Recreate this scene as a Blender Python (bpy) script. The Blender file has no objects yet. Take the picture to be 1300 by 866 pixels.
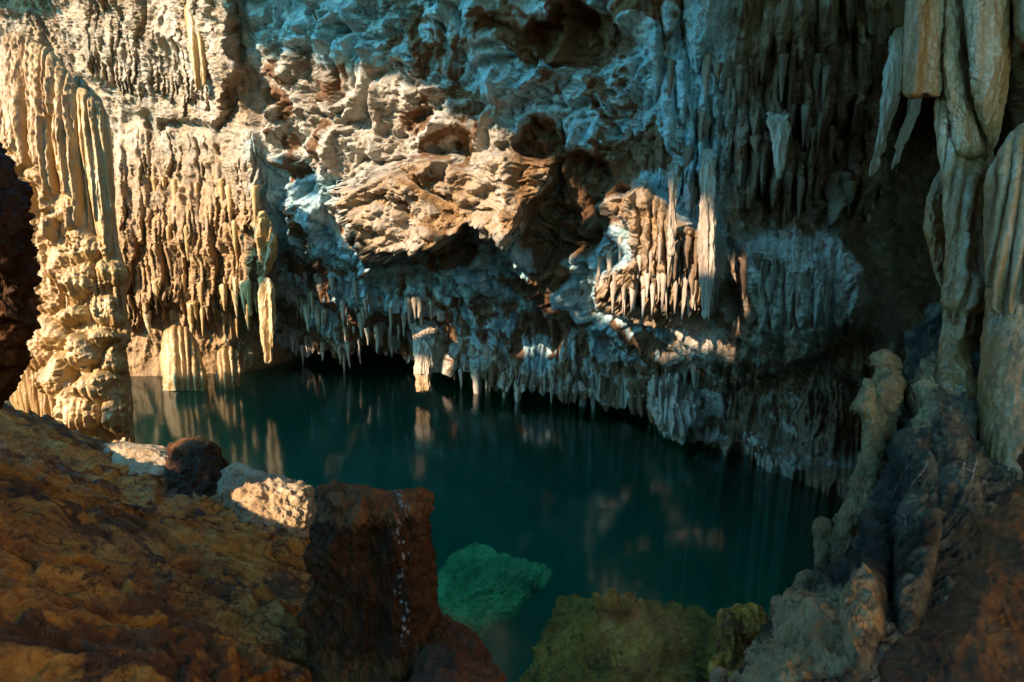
import bpy, math, random, time
import numpy as np
from mathutils import Vector
from mathutils.bvhtree import BVHTree
T0 = time.time()
SC = bpy.context.scene
COL = SC.collection
RNG = np.random.default_rng(7)
random.seed(7)

# ------------------------------------------------------------------ camera
F = 722.2
PITCH = math.radians(8.0)
CAM = np.array([0.0, 0.0, 3.0])
cp, sp = math.cos(PITCH), math.sin(PITCH)

def ray(px, py):
    a = (np.asarray(px, float) - 650.0) / F
    b = (433.0 - np.asarray(py, float)) / F
    return np.stack(np.broadcast_arrays(a, cp + b * sp, -sp + b * cp), -1)

def at(px, py, D):
    return CAM + ray(px, py) * np.asarray(D, float)[..., None]

def depth_for_z(px, py, z):
    r = ray(px, py)
    return (z - CAM[2]) / r[..., 2]

def azim(px, py):
    """horizontal bearing of a world vertical line, as a pixel column"""
    r = ray(px, py)
    return 650.0 + F * cp * r[..., 0] / r[..., 1]

# ------------------------------------------------------------------ noise
_perm = np.random.default_rng(3).permutation(256).astype(np.int32)
_perm = np.concatenate([_perm, _perm, _perm])
_g = np.random.default_rng(4).normal(size=(256, 3)).astype(np.float32)
_g /= np.linalg.norm(_g, axis=1, keepdims=True)

from concurrent.futures import ThreadPoolExecutor
_pool = ThreadPoolExecutor(4)
def threaded(fn):
    def run(p, *a):
        p = np.asarray(p, np.float32)
        sh = p.shape[:-1]
        q = p.reshape(-1, 3)
        if len(q) < 8000: return fn(q, *a).reshape(sh)
        parts = np.array_split(q, max(4, len(q) // 12000))
        return np.concatenate(list(_pool.map(lambda z: fn(z, *a), parts))).reshape(sh)
    return run

@threaded
def perlin(p):
    p = np.asarray(p, np.float32)
    i = np.floor(p).astype(np.int32)
    f = p - i
    u = f * f * f * (f * (f * 6 - 15) + 10)
    i &= 255
    out = 0
    for dx in (0, 1):
        wx = u[..., 0] if dx else 1 - u[..., 0]
        hx = _perm[(i[..., 0] + dx) & 255]
        for dy in (0, 1):
            wy = u[..., 1] if dy else 1 - u[..., 1]
            hy = _perm[hx + ((i[..., 1] + dy) & 255)]
            for dz in (0, 1):
                wz = u[..., 2] if dz else 1 - u[..., 2]
                g = _g[_perm[hy + ((i[..., 2] + dz) & 255)]]
                d = g[..., 0] * (f[..., 0] - dx) + g[..., 1] * (f[..., 1] - dy) + g[..., 2] * (f[..., 2] - dz)
                out = out + wx * wy * wz * d
    return out * 1.6

def fbm(p, octs=4, lac=2.03, gain=0.5, off=0.0):
    a, s, p = 1.0, 0.0, np.asarray(p, np.float32) + np.float32(off)
    for _ in range(octs):
        s = s + a * perlin(p)
        p = p * lac + 17.3
        a *= gain
    return s

def ridged(p, octs=4, lac=2.03, gain=0.5, off=0.0):
    a, s, p = 1.0, 0.0, np.asarray(p, np.float32) + np.float32(off)
    for _ in range(octs):
        n = 1 - np.abs(perlin(p)) * 1.6
        s = s + a * n * np.abs(n)
        p = p * lac + 31.7
        a *= gain
    return s - 0.9

def billow(p, octs=4, lac=2.03, gain=0.5, off=0.0):
    a, s, p = 1.0, 0.0, np.asarray(p, np.float32) + np.float32(off)
    for _ in range(octs):
        s = s + a * (np.abs(perlin(p)) * 1.8 - 0.5)
        p = p * lac + 11.9
        a *= gain
    return s

def warp(p, scale, amt, off=0.0):
    p = np.asarray(p, np.float32)
    q = p * np.float32(scale)
    w = np.stack([perlin(q + 5.2 + off), perlin(q + 51.7 + off), perlin(q + 91.3 + off)], -1)
    return p + w * np.float32(amt)

@threaded
def worley(p, off=0.0):
    p = np.asarray(p, np.float32) + np.float32(off)
    i = np.floor(p).astype(np.int32)
    best = np.full(p.shape[:-1], 9.0, np.float32)
    for dx in (-1, 0, 1):
        for dy in (-1, 0, 1):
            for dz in (-1, 0, 1):
                c = i + np.array([dx, dy, dz], np.int32)
                k = _perm[(c[..., 2] & 255) + _perm[(c[..., 1] & 255) + _perm[c[..., 0] & 255]]]
                q = c + _g[k] * 0.45 + 0.5
                d = ((q - p) ** 2).sum(-1)
                best = np.minimum(best, d)
    return np.sqrt(best)

def hash1(i, seed=0):
    i = np.asarray(i).astype(np.int64)
    x = (i * 73856093 + seed * 19349663 + 12345) & 0xFFFFFFFF
    x = ((x ^ (x >> 13)) * 1274126177) & 0xFFFFFFFF
    x = x ^ (x >> 16)
    return (x & 0xFFFFFF) / float(0x1000000)

def noise1(x, seed=0):
    x = np.asarray(x, float)
    i = np.floor(x)
    f = x - i
    u = f * f * (3 - 2 * f)
    return (hash1(i, seed) * (1 - u) + hash1(i + 1, seed) * u) * 2 - 1

def sstep(a, b, x):
    t = np.clip((x - a) / (b - a), 0, 1)
    return t * t * (3 - 2 * t)

def poly_sd(px, py, poly):
    """signed distance to a polygon, positive inside"""
    poly = np.asarray(poly, float)
    d = np.full(np.shape(px), 1e9)
    inside = np.zeros(np.shape(px), bool)
    n = len(poly)
    for k in range(n):
        x0, y0 = poly[k]
        x1, y1 = poly[(k + 1) % n]
        ex, ey = x1 - x0, y1 - y0
        t = np.clip(((px - x0) * ex + (py - y0) * ey) / (ex * ex + ey * ey + 1e-9), 0, 1)
        d = np.minimum(d, (px - x0 - t * ex) ** 2 + (py - y0 - t * ey) ** 2)
        c = ((y0 > py) != (y1 > py)) & (px < (x1 - x0) * (py - y0) / (y1 - y0 + 1e-12) + x0)
        inside ^= c
    d = np.sqrt(d)
    return np.where(inside, d, -d)

def mask(px, py, poly, soft, rough=0.0, seed=0):
    if rough:
        q = np.stack([px / 40.0, py / 40.0, np.full(np.shape(px), seed * 7.7)], -1)
        s = poly_sd(px, py, poly) + rough * fbm(q, 4)
    else:
        s = poly_sd(px, py, poly)
    return sstep(-soft, soft, s)

def drips(A, y, tiers, seed=0):
    """rows of hanging fluted drips (metres of relief), A = bearing column, y = picture row"""
    h = np.zeros(np.shape(A))
    for k, (y0, jit, w, depth, L) in enumerate(tiers):
        c = A / w + 0.45 * noise1(A / (2.3 * w), seed + k) + 0.02 * noise1(y / 30.0, seed + 40 + k)
        i = np.floor(c)
        f = c - i - 0.5
        r, r2, r3 = hash1(i, seed + 11 * k), hash1(i, seed + 77 + k), hash1(i, seed + 133 + k)
        yb = y0 + jit * (2 * r - 1) + jit * 0.8 * noise1(A / (6.0 * w), seed + 5 * k)
        u = (yb - y) / (L * (0.45 + 1.1 * r2))
        wf = np.clip(u, 1e-4, 1) ** 0.55
        prof = np.sqrt(np.clip(1 - (2 * f / wf) ** 2, 0, 1)) * (u > 0)
        fade = np.where(u < 1, 1.0, np.clip(1 - (u - 1) / 2.2, 0, 1))
        h = np.maximum(h, depth * (0.55 + 0.6 * r3) * prof * fade) if k else depth * (0.55 + 0.6 * r3) * prof * fade
    return h

class TPS:
    def __init__(self, pts, vals, sc=300.0, smooth=0.0):
        self.p = np.asarray(pts, float) / sc
        self.sc = sc
        n = len(self.p)
        K = self.k(self.p, self.p) + np.eye(n) * smooth
        Pm = np.c_[np.ones(n), self.p]
        M = np.zeros((n + 3, n + 3))
        M[:n, :n], M[:n, n:], M[n:, :n] = K, Pm, Pm.T
        self.w = np.linalg.solve(M, np.r_[np.asarray(vals, float), 0, 0, 0])
    @staticmethod
    def k(a, b):
        r2 = ((a[:, None, :] - b[None]) ** 2).sum(-1)
        return 0.5 * r2 * np.log(r2 + 1e-12)
    def __call__(self, x, y):
        sh = np.shape(x)
        q = np.stack([np.ravel(x), np.ravel(y)], -1) / self.sc
        out = np.empty(len(q))
        for s in range(0, len(q), 100000):
            b = q[s:s + 100000]
            out[s:s + 100000] = self.k(b, self.p) @ self.w[:-3] + self.w[-3] + b @ self.w[-2:]
        return out.reshape(sh)

def grid_normals(P, wrap=False):
    if wrap:
        du = np.roll(P, -1, 1) - np.roll(P, 1, 1)
    else:
        du = np.gradient(P, axis=1)
    dv = np.gradient(P, axis=0)
    n = np.cross(du, dv)
    return n / (np.linalg.norm(n, axis=-1, keepdims=True) + 1e-12)

def blur(P, k, axis):
    for _ in range(k):
        a = np.take(P, [0, *range(P.shape[axis] - 1)], axis)
        b = np.take(P, [*range(1, P.shape[axis]), P.shape[axis] - 1], axis)
        P = 0.25 * a + 0.5 * P + 0.25 * b
    return P

# ------------------------------------------------------------------ objects
def link(name, me, mat=None, parent=None):
    o = bpy.data.objects.new(name, me)
    COL.objects.link(o)
    if mat is not None and me is not None:
        me.materials.append(mat)
    if parent is not None:
        o.parent = parent
    return o

def mesh_from(name, V, Q, attrs=None, smooth=True):
    V = np.asarray(V, np.float32).reshape(-1, 3)
    Q = np.asarray(Q, np.int32)
    me = bpy.data.meshes.new(name)
    me.vertices.add(len(V))
    me.vertices.foreach_set('co', V.ravel())
    k = Q.shape[1]
    me.loops.add(Q.size)
    me.loops.foreach_set('vertex_index', Q.ravel())
    me.polygons.add(len(Q))
    me.polygons.foreach_set('loop_start', np.arange(0, Q.size, k, dtype=np.int32))
    me.polygons.foreach_set('use_smooth', np.full(len(Q), smooth))
    for nm, v in (attrs or {}).items():
        a = me.attributes.new(nm, 'FLOAT', 'POINT')
        a.data.foreach_set('value', np.asarray(v, np.float32).ravel())
    me.update(calc_edges=True)
    return me

def grid_faces(h, w, wrap=False):
    idx = np.arange(h * w).reshape(h, w)
    if wrap:
        idx = np.c_[idx, idx[:, :1]]
    return np.stack([idx[:-1, :-1], idx[1:, :-1], idx[1:, 1:], idx[:-1, 1:]], -1).reshape(-1, 4)

def grid_obj(name, P, mat, attrs=None, wrap=False, parent=None):
    h, w = P.shape[:2]
    return link(name, mesh_from(name, P, grid_faces(h, w, wrap), attrs), mat, parent)

def empty(name, loc):
    o = bpy.data.objects.new(name, None)
    COL.objects.link(o)
    o.location = loc
    return o

def tag(o, label=None, cat=None, group=None, kind=None):
    if label: o['label'] = label
    if cat: o['category'] = cat
    if group: o['group'] = group
    if kind: o['kind'] = kind
    return o

def adopt(child, parent):
    """parent without moving a mesh that is already laid out in world space"""
    child.parent = parent
    child.matrix_parent_inverse = parent.matrix_world.inverted()
    child.location = (0, 0, 0)
    if parent.type == 'EMPTY':
        child.matrix_parent_inverse.identity()
        child.location = -Vector(parent.location)

def solid(name, rows, mat, thick=0.75, nf=120, ny=140, capt=20.0, capb=0.0, feat=None, attrs=None, parent=None, sup=2.0, smooth_rows=3):
    """closed rounded body: rows = (picture row, left edge, right edge, depth) -> real size and thickness at that distance.
    feat(A, py, P, front) -> metres pushed outwards"""
    rows = np.asarray(rows, float)
    y0, y1 = rows[0, 0], rows[-1, 0]
    # even rows plus close rows in the caps
    y = np.linspace(0, 1, ny)
    y = y0 + (y1 - y0) * y
    xl = blur(np.interp(y, rows[:, 0], rows[:, 1])[:, None], smooth_rows, 0)[:, 0]
    xr = blur(np.interp(y, rows[:, 0], rows[:, 2])[:, None], smooth_rows, 0)[:, 0]
    Dm = blur(np.interp(y, rows[:, 0], rows[:, 3])[:, None], smooth_rows * 4, 0)[:, 0]
    xc, hw = (xl + xr) / 2, (xr - xl) / 2
    cap = np.ones(ny)
    if capt > 0:
        t = np.clip((y - y0) / capt, 0, 1)
        cap *= np.sqrt(np.clip(1 - (1 - t) ** 2, 0, 1))
    if capb > 0:
        t = np.clip((y1 - y) / capb, 0, 1)
        cap *= np.sqrt(np.clip(1 - (1 - t) ** 2, 0, 1))
    hw = hw * np.maximum(cap, 0.004)
    nb = max(12, nf // 4)
    th = np.r_[np.linspace(math.pi, 0, nf), np.linspace(0, -math.pi, nb + 2)[1:-1]]
    c, s = np.cos(th), np.sin(th)
    e = 2.0 / sup
    cc, ss = np.sign(c) * np.abs(c) ** e, np.sign(s) * np.abs(s) ** e
    PX = xc[:, None] + hw[:, None] * cc[None]
    PY = np.repeat(y[:, None], len(th), 1)
    D = Dm[:, None] - thick * (hw * Dm / F)[:, None] * ss[None]
    P = at(PX, PY, D)
    N = grid_normals(P, True)
    mid = P.mean(1, keepdims=True)
    if ((P - mid) * N).sum() < 0:
        N = -N
    front = np.repeat(np.clip(s, 0, 1)[None], ny, 0)
    if feat is not None:
        hgt = feat(azim(PX, PY), PY, P, front) * np.minimum(1, np.maximum(cap, 0.03))[:, None]
        P = P + N * hgt[..., None]
    at_ = {k: f(PX, PY, P) for k, f in (attrs or {}).items()}
    V = P.reshape(-1, 3)
    Q = grid_faces(ny, len(th), True)
    me = mesh_from(name, V, Q, at_)
    o = link(name, me, mat)
    if parent is not None:
        adopt(o, parent)
    return o, P

# ------------------------------------------------------------------ materials
def newmat(name):
    m = bpy.data.materials.new(name)
    m.use_nodes = True
    nt = m.node_tree
    nt.nodes.clear()
    return m, nt

class G:
    def __init__(s, nt): s.nt = nt
    def n(s, t, **kw):
        nd = s.nt.nodes.new(t)
        for k, v in kw.items(): setattr(nd, k, v)
        return nd
    def l(s, a, b): s.nt.links.new(a, b)
    def noise(s, vec, scale, detail=6, rough=0.6, dist=0.0):
        nd = s.n('ShaderNodeTexNoise')
        nd.inputs['Scale'].default_value = scale
        nd.inputs['Detail'].default_value = detail
        nd.inputs['Roughness'].default_value = rough
        nd.inputs['Distortion'].default_value = dist
        s.l(vec, nd.inputs['Vector'])
        return nd.outputs['Fac']
    def ramp(s, fac, stops):
        nd = s.n('ShaderNodeValToRGB')
        e = nd.color_ramp.elements
        while len(e) < len(stops): e.new(0.5)
        for el, (p, c) in zip(e, stops):
            el.position = p
            el.color = (*c, 1) if len(c) == 3 else c
        s.l(fac, nd.inputs['Fac'])
        return nd.outputs['Color']
    def map(s, v, a, b, c=0.0, d=1.0):
        nd = s.n('ShaderNodeMapRange')
        s.l(v, nd.inputs[0])
        for i, q in enumerate((a, b, c, d)): nd.inputs[i + 1].default_value = q
        return nd.outputs[0]
    def mix(s, fac, a, b, mode='MIX'):
        nd = s.n('ShaderNodeMix', data_type='RGBA', blend_type=mode)
        for sock, v in ((nd.inputs[0], fac), (nd.inputs[6], a), (nd.inputs[7], b)):
            if isinstance(v, (int, float)): sock.default_value = v
            elif isinstance(v, tuple): sock.default_value = (*v, 1)
            else: s.l(v, sock)
        return nd.outputs[2]
    def math(s, op, a, b=0.0):
        nd = s.n('ShaderNodeMath', operation=op)
        for sock, v in zip(nd.inputs, (a, b)):
            if isinstance(v, (int, float)): sock.default_value = v
            else: s.l(v, sock)
        return nd.outputs[0]
    def attr(s, name):
        return s.n('ShaderNodeAttribute', attribute_name=name).outputs['Fac']
    def coords(s, scale=(1, 1, 1)):
        g = s.n('ShaderNodeNewGeometry').outputs['Position']
        if scale == (1, 1, 1): return g
        m = s.n('ShaderNodeMapping')
        m.inputs['Scale'].default_value = scale
        s.l(g, m.inputs['Vector'])
        return m.outputs[0]

def rock(name, cols, big=0.9, stretch=0.35, stain=None, stain2=None, rough=(0.55, 0.85), bump=0.5, fine=34.0, grainy=0.10, bdist=0.02, speck=None, spec=0.4, local=False, cyan_shade=None, crack=None):
    """cols: list of (position, colour) from dark to light through large mottling; vertex masks add real discoloured areas and painted shade"""
    m, nt = newmat(name)
    g = G(nt)
    P = g.coords()
    if local:
        P = g.n('ShaderNodeTexCoord').outputs['Object']
    mp = g.n('ShaderNodeMapping')
    mp.inputs['Scale'].default_value = (1, 1, stretch)
    g.l(P, mp.inputs['Vector'])
    Ps = mp.outputs[0]
    n1 = g.noise(Ps, big, 8, 0.62, 0.6)
    n2 = g.noise(Ps, big * 5.5, 6, 0.65, 0.8)
    n3 = g.noise(P, fine, 4, 0.7)
    f = g.math('ADD', g.math('MULTIPLY', n1, 0.55), g.math('ADD', g.math('MULTIPLY', n2, 0.35), g.math('MULTIPLY', n3, grainy)))
    f = g.map(f, 0.34 + (grainy - 0.1) * 0.5, 0.66 + (grainy - 0.1) * 0.5)
    col = g.ramp(f, cols)
    if speck:
        v = g.n('ShaderNodeTexVoronoi')
        v.inputs['Scale'].default_value = speck[0]
        g.l(Ps, v.inputs['Vector'])
        k = g.map(g.math('ADD', v.outputs['Distance'], g.math('MULTIPLY', n2, 0.5)), speck[1], speck[1] + 0.18, 1, 0)
        col = g.mix(k, col, speck[2])
    def add_cracks(col):
        for sc_, wd, cc in crack:
            nz = g.noise(P, sc_, 5, 0.62, 1.2)
            k = g.map(g.math('ABSOLUTE', g.math('SUBTRACT', nz, 0.5)), 0.0, wd, 1, 0)
            k = g.math('MULTIPLY', k, g.map(g.noise(P, sc_ * 0.5, 2, 0.5), 0.42, 0.62))
            col = g.mix(k, col, cc)
        return col
    for nm, c in (('cyan_shade', cyan_shade), ('stain', stain), ('stain2', stain2)):
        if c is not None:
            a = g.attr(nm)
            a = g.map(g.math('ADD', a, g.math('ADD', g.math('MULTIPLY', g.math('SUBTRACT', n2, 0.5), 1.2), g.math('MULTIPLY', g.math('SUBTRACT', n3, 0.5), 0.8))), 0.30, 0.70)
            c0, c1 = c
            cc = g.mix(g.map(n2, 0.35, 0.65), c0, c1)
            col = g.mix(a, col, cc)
    if crack: col = add_cracks(col)
    b = g.n('ShaderNodeBsdfPrincipled')
    g.l(col, b.inputs['Base Color'])
    g.l(g.map(n2, 0.3, 0.7, rough[1], rough[0]), b.inputs['Roughness'])
    b.inputs['Specular IOR Level'].default_value = spec
    h = g.math('ADD', g.math('MULTIPLY', g.noise(Ps, fine * 0.45, 6, 0.7, 0.4), 1.0), g.math('MULTIPLY', g.noise(P, fine * 2.2, 3, 0.7), 0.35))
    bp = g.n('ShaderNodeBump')
    bp.inputs['Strength'].default_value = bump
    bp.inputs['Distance'].default_value = bdist
    g.l(h, bp.inputs['Height'])
    g.l(bp.outputs[0], b.inputs['Normal'])
    o = g.n('ShaderNodeOutputMaterial')
    g.l(b.outputs[0], o.inputs['Surface'])
    return m

M_WALL = rock('limestone_wall', [(0.0, (0.10, 0.06, 0.035)), (0.3, (0.24, 0.185, 0.13)), (0.6, (0.38, 0.33, 0.26)), (1.0, (0.56, 0.52, 0.46))],
              big=0.8, stretch=0.55, speck=(9.0, 0.25, (0.14, 0.085, 0.045)), grainy=0.18, crack=[(1.8, 0.018, (0.07, 0.04, 0.02)), (5.5, 0.02, (0.10, 0.06, 0.03))], stain=((0.10, 0.045, 0.015), (0.19, 0.09, 0.035)), stain2=((0.24, 0.11, 0.030), (0.38, 0.235, 0.105)), bump=1.0, bdist=0.04, cyan_shade=((0.15, 0.28, 0.30), (0.44, 0.54, 0.54)))  # last colour pair puts the ceiling's cyan skylit shade into the stone
M_FLOW = rock('golden_flowstone', [(0.0, (0.13, 0.058, 0.014)), (0.35, (0.25, 0.135, 0.038)), (0.7, (0.34, 0.22, 0.085)), (1.0, (0.44, 0.34, 0.20))],
              big=1.0, stretch=0.18, rough=(0.28, 0.6), bump=0.5, spec=0.5)
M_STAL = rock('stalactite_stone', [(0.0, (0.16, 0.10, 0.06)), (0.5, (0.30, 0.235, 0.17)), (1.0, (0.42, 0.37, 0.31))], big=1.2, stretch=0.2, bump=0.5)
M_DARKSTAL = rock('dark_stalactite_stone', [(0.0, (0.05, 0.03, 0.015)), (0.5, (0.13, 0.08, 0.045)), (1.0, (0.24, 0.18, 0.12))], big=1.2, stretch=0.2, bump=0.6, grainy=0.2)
M_LEDGE = rock('ochre_ledge_stone', [(0.0, (0.10, 0.030, 0.006)), (0.35, (0.32, 0.105, 0.016)), (0.6, (0.52, 0.20, 0.028)), (1.0, (0.64, 0.31, 0.06))],
               big=1.7, stretch=1.8, stain=((0.10, 0.036, 0.009), (0.20, 0.072, 0.017)), rough=(0.4, 0.75), bump=1.0, fine=46, grainy=0.30, bdist=0.025, spec=0.25, speck=(30.0, 0.20, (0.05, 0.018, 0.005)), crack=[(1.6, 0.020, (0.03, 0.011, 0.004)), (5.0, 0.022, (0.05, 0.018, 0.005))])
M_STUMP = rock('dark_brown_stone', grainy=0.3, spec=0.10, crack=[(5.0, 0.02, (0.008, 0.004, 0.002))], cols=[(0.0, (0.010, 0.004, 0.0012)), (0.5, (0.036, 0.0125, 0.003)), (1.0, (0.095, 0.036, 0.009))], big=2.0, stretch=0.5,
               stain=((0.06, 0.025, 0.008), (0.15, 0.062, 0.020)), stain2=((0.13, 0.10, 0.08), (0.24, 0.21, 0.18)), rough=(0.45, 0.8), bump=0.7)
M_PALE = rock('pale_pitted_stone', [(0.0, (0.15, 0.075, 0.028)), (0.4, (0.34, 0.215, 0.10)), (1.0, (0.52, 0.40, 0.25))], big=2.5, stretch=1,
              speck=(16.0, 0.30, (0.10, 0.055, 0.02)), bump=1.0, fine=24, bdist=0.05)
M_DRAPE = rock('brown_grey_flowstone', [(0.0, (0.08, 0.032, 0.008)), (0.4, (0.24, 0.115, 0.032)), (0.7, (0.30, 0.20, 0.10)), (1.0, (0.46, 0.38, 0.29))], grainy=0.25, crack=[(6.0, 0.02, (0.06, 0.025, 0.008))],
               big=2.6, stretch=0.12, rough=(0.3, 0.6), bump=0.5, spec=0.5)
M_SLOPE = rock('sooty_grey_stone', grainy=0.30, spec=0.18, crack=[(2.2, 0.02, (0.012, 0.009, 0.007)), (6.0, 0.02, (0.012, 0.009, 0.007))], cols=[(0.0, (0.012, 0.010, 0.006)), (0.35, (0.042, 0.034, 0.021)), (0.65, (0.12, 0.093, 0.052)), (1.0, (0.28, 0.23, 0.15))],
               big=1.3, stretch=0.5, stain=((0.50, 0.33, 0.15), (0.30, 0.18, 0.08)), stain2=((0.016, 0.013, 0.008), (0.05, 0.04, 0.024)), rough=(0.35, 0.7), bump=1.0, bdist=0.03)
M_GRIT = rock('gritty_ochre_stone', [(0.0, (0.06, 0.035, 0.014)), (0.4, (0.18, 0.11, 0.04)), (1.0, (0.38, 0.26, 0.11))], big=2.0, stretch=0.6, rough=(0.35, 0.7), bump=1.0, fine=40, bdist=0.03)
M_RED = rock('reddish_brown_stone', grainy=0.35, spec=0.2, crack=[(4.0, 0.025, (0.02, 0.007, 0.002))], cols=[(0.0, (0.018, 0.006, 0.002)), (0.5, (0.085, 0.028, 0.007)), (1.0, (0.19, 0.068, 0.015))], big=2.2, stretch=1.2, stain=((0.05, 0.018, 0.006), (0.10, 0.035, 0.01)), rough=(0.4, 0.75), bump=0.7)
M_UNDER = rock('sunlit_green_stone', [(0.0, (0.03, 0.09, 0.03)), (0.5, (0.15, 0.40, 0.12)), (1.0, (0.36, 0.75, 0.28))], big=1.8, stretch=1, bump=0.8, grainy=0.3, fine=20)  # green glow of sun through water put into the stone's colour
M_ALGAE = rock('yellow_algae_stone', [(0.0, (0.10, 0.035, 0.004)), (0.5, (0.52, 0.22, 0.018)), (1.0, (0.85, 0.48, 0.07))], big=2.2, stretch=1, bump=1.0, grainy=0.3, fine=26, speck=(9.0, 0.30, (0.07, 0.05, 0.012)), crack=[(3.0, 0.03, (0.05, 0.035, 0.01))])
M_BED = rock('pool_bed_stone', [(0.0, (0.05, 0.06, 0.05)), (1.0, (0.16, 0.18, 0.15))], big=0.6, stretch=1, bump=0.3)
M_BOUNCE = rock('bounce_wall_stone', [(0.0, (0.48, 0.26, 0.09)), (0.5, (0.66, 0.40, 0.15)), (1.0, (0.78, 0.54, 0.26))], big=0.7, stretch=0.6, bump=0.4)  # bright warm stone for the added bounce wall
M_BLOCKER = rock('blocker_stone', [(0.0, (0.06, 0.035, 0.02)), (0.5, (0.18, 0.12, 0.07)), (1.0, (0.30, 0.22, 0.14))], big=0.7, stretch=1, bump=0.4)  # stone of the added sheets that block sun and sky

# ------------------------------------------------------------------ the cave wall and ceiling (one folded sheet of rock)
EDGE = np.array([(-420, 500, -0.05), (180, 480, -0.05), (300, 474, -0.05), (318, 470, 0.0), (328, 458, 0.3), (345, 447, 0.40), (362, 440, 0.45), (400, 446, 0.4), (440, 453, 0.35),
                 (490, 450, 0.4), (524, 452, 0.42), (556, 470, 0.35), (620, 489, 0.30), (700, 502, 0.28), (760, 512, 0.28), (822, 531, 0.22), (850, 552, 0.12),
                 (872, 546, 0.2), (900, 556, 0.2), (930, 574, 0.15), (1000, 600, 0.15), (1062, 622, 0.12), (1110, 645, 0.1), (1560, 800, 0.1)], float)
CTRL = [
    (-400, -300, 10.0), (-100, -300, 10.5), (150, -300, 10.2), (350, -300, 8.6), (600, -300, 6.8), (850, -300, 6.0), (1100, -300, 5.4), (1350, -300, 5.0), (1560, -300, 5.0),
    (-400, 0, 13.5), (-100, 0, 14.0), (60, 0, 14.0), (200, 0, 13.2), (290, 0, 12.0), (400, 0, 10.6), (520, 0, 9.6), (650, 0, 8.9), (800, 0, 8.2), (950, 0, 7.5), (1080, 0, 7.2), (1300, 0, 7.0), (1560, 0, 7),
    (-400, 250, 14.5), (0, 250, 15), (200, 150, 14.6), (300, 140, 13.0), (400, 140, 11.4), (520, 140, 10.4), (650, 120, 9.6), (760, 130, 9.0), (880, 130, 8.2), (1000, 150, 7.9), (1150, 150, 8.4), (1350, 150, 8),
    (200, 260, 14.6), (290, 260, 13.9), (350, 260, 13.0), (430, 250, 11.9), (560, 250, 10.6), (680, 250, 9.9), (760, 260, 9.5), (850, 280, 8.7), (950, 270, 8.1), (1050, 270, 7.9), (1180, 300, 8.6), (1450, 300, 8),
    (200, 350, 14.8), (330, 350, 14.3), (400, 340, 13.5), (480, 350, 12.5), (580, 350, 11.6), (680, 350, 10.9), (760, 350, 10.0), (850, 350, 9.0), (960, 350, 8.1), (1060, 370, 7.6), (1180, 400, 7.8),
    (250, 420, 14.9), (400, 400, 14.2), (500, 410, 13.6), (600, 420, 12.9), (700, 420, 12.0), (800, 420, 10.4), (880, 430, 9.4), (980, 440, 8.2), (1080, 460, 7.5), (1250, 500, 7),
    (780, 470, 11.4), (900, 500, 9.5), (1000, 530, 8.0), (1100, 560, 7.1),
]
for x, y, z in EDGE[::1]:
    CTRL.append((x, y, float(depth_for_z(x, y, z))))
CTRL = np.array(CTRL)
tps = TPS(CTRL[:, :2], CTRL[:, 2], smooth=0.002)

BULGE = [(422, 242), (470, 226), (515, 200), (560, 196), (600, 214), (640, 186), (662, 204), (702, 208), (696, 236), (672, 262), (655, 300), (640, 320), (600, 296), (560, 318), (520, 324), (470, 334), (442, 300)]
SCAR_A = [(650, 190), (672, 150), (700, 150), (722, 190), (790, 200), (806, 232), (782, 270), (770, 300), (750, 322), (690, 338), (655, 305), (668, 262), (700, 225)]
SCAR_B = [(672, 20), (720, 8), (790, 30), (800, 60), (770, 86), (700, 84), (668, 54)]
SCAR_C = [(550, 318), (580, 288), (606, 318), (590, 346), (560, 340)]
CLUSTER = [(752, 262), (812, 225), (862, 280), (905, 296), (905, 396), (880, 416), (830, 418), (790, 404), (756, 378), (762, 350), (806, 330), (792, 290)]
LUMP = [(950, 310), (1010, 290), (1090, 310), (1112, 380), (1085, 415), (1020, 452), (960, 432), (952, 360)]
RECESS = [(1120, 190), (1145, 120), (1260, 120), (1260, 400), (1180, 400), (1120, 350)]
LEDGE_TOP = [(60, -400), (300, -400), (296, 90), (276, 165), (235, 150), (200, 158), (150, 128), (100, 90)]
PINK = [(262, 40), (300, 80), (322, 180), (345, 290), (352, 372), (332, 400), (312, 300), (288, 200)]
UNDER = [(350, 318), (452, 345), (560, 362), (700, 400), (800, 440), (860, 462), (960, 476), (1050, 462), (1120, 490), (1120, 660), (300, 660), (340, 420)]
RIGHTZ = [(760, -400), (1600, -400), (1600, 640), (1000, 640), (860, 440), (800, 300), (830, 120)]
LEFTZ = [(-500, -500), (290, -500), (325, 120), (345, 300), (350, 460), (330, 520), (-500, 560)]
BROWN_R = [(930, 20), (1080, 0), (1110, 80), (1080, 200), (1000, 190), (960, 120)]
BROWN_R2 = [(860, 395), (960, 425), (1040, 452), (1110, 430), (1120, 520), (960, 520), (880, 480)]

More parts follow.
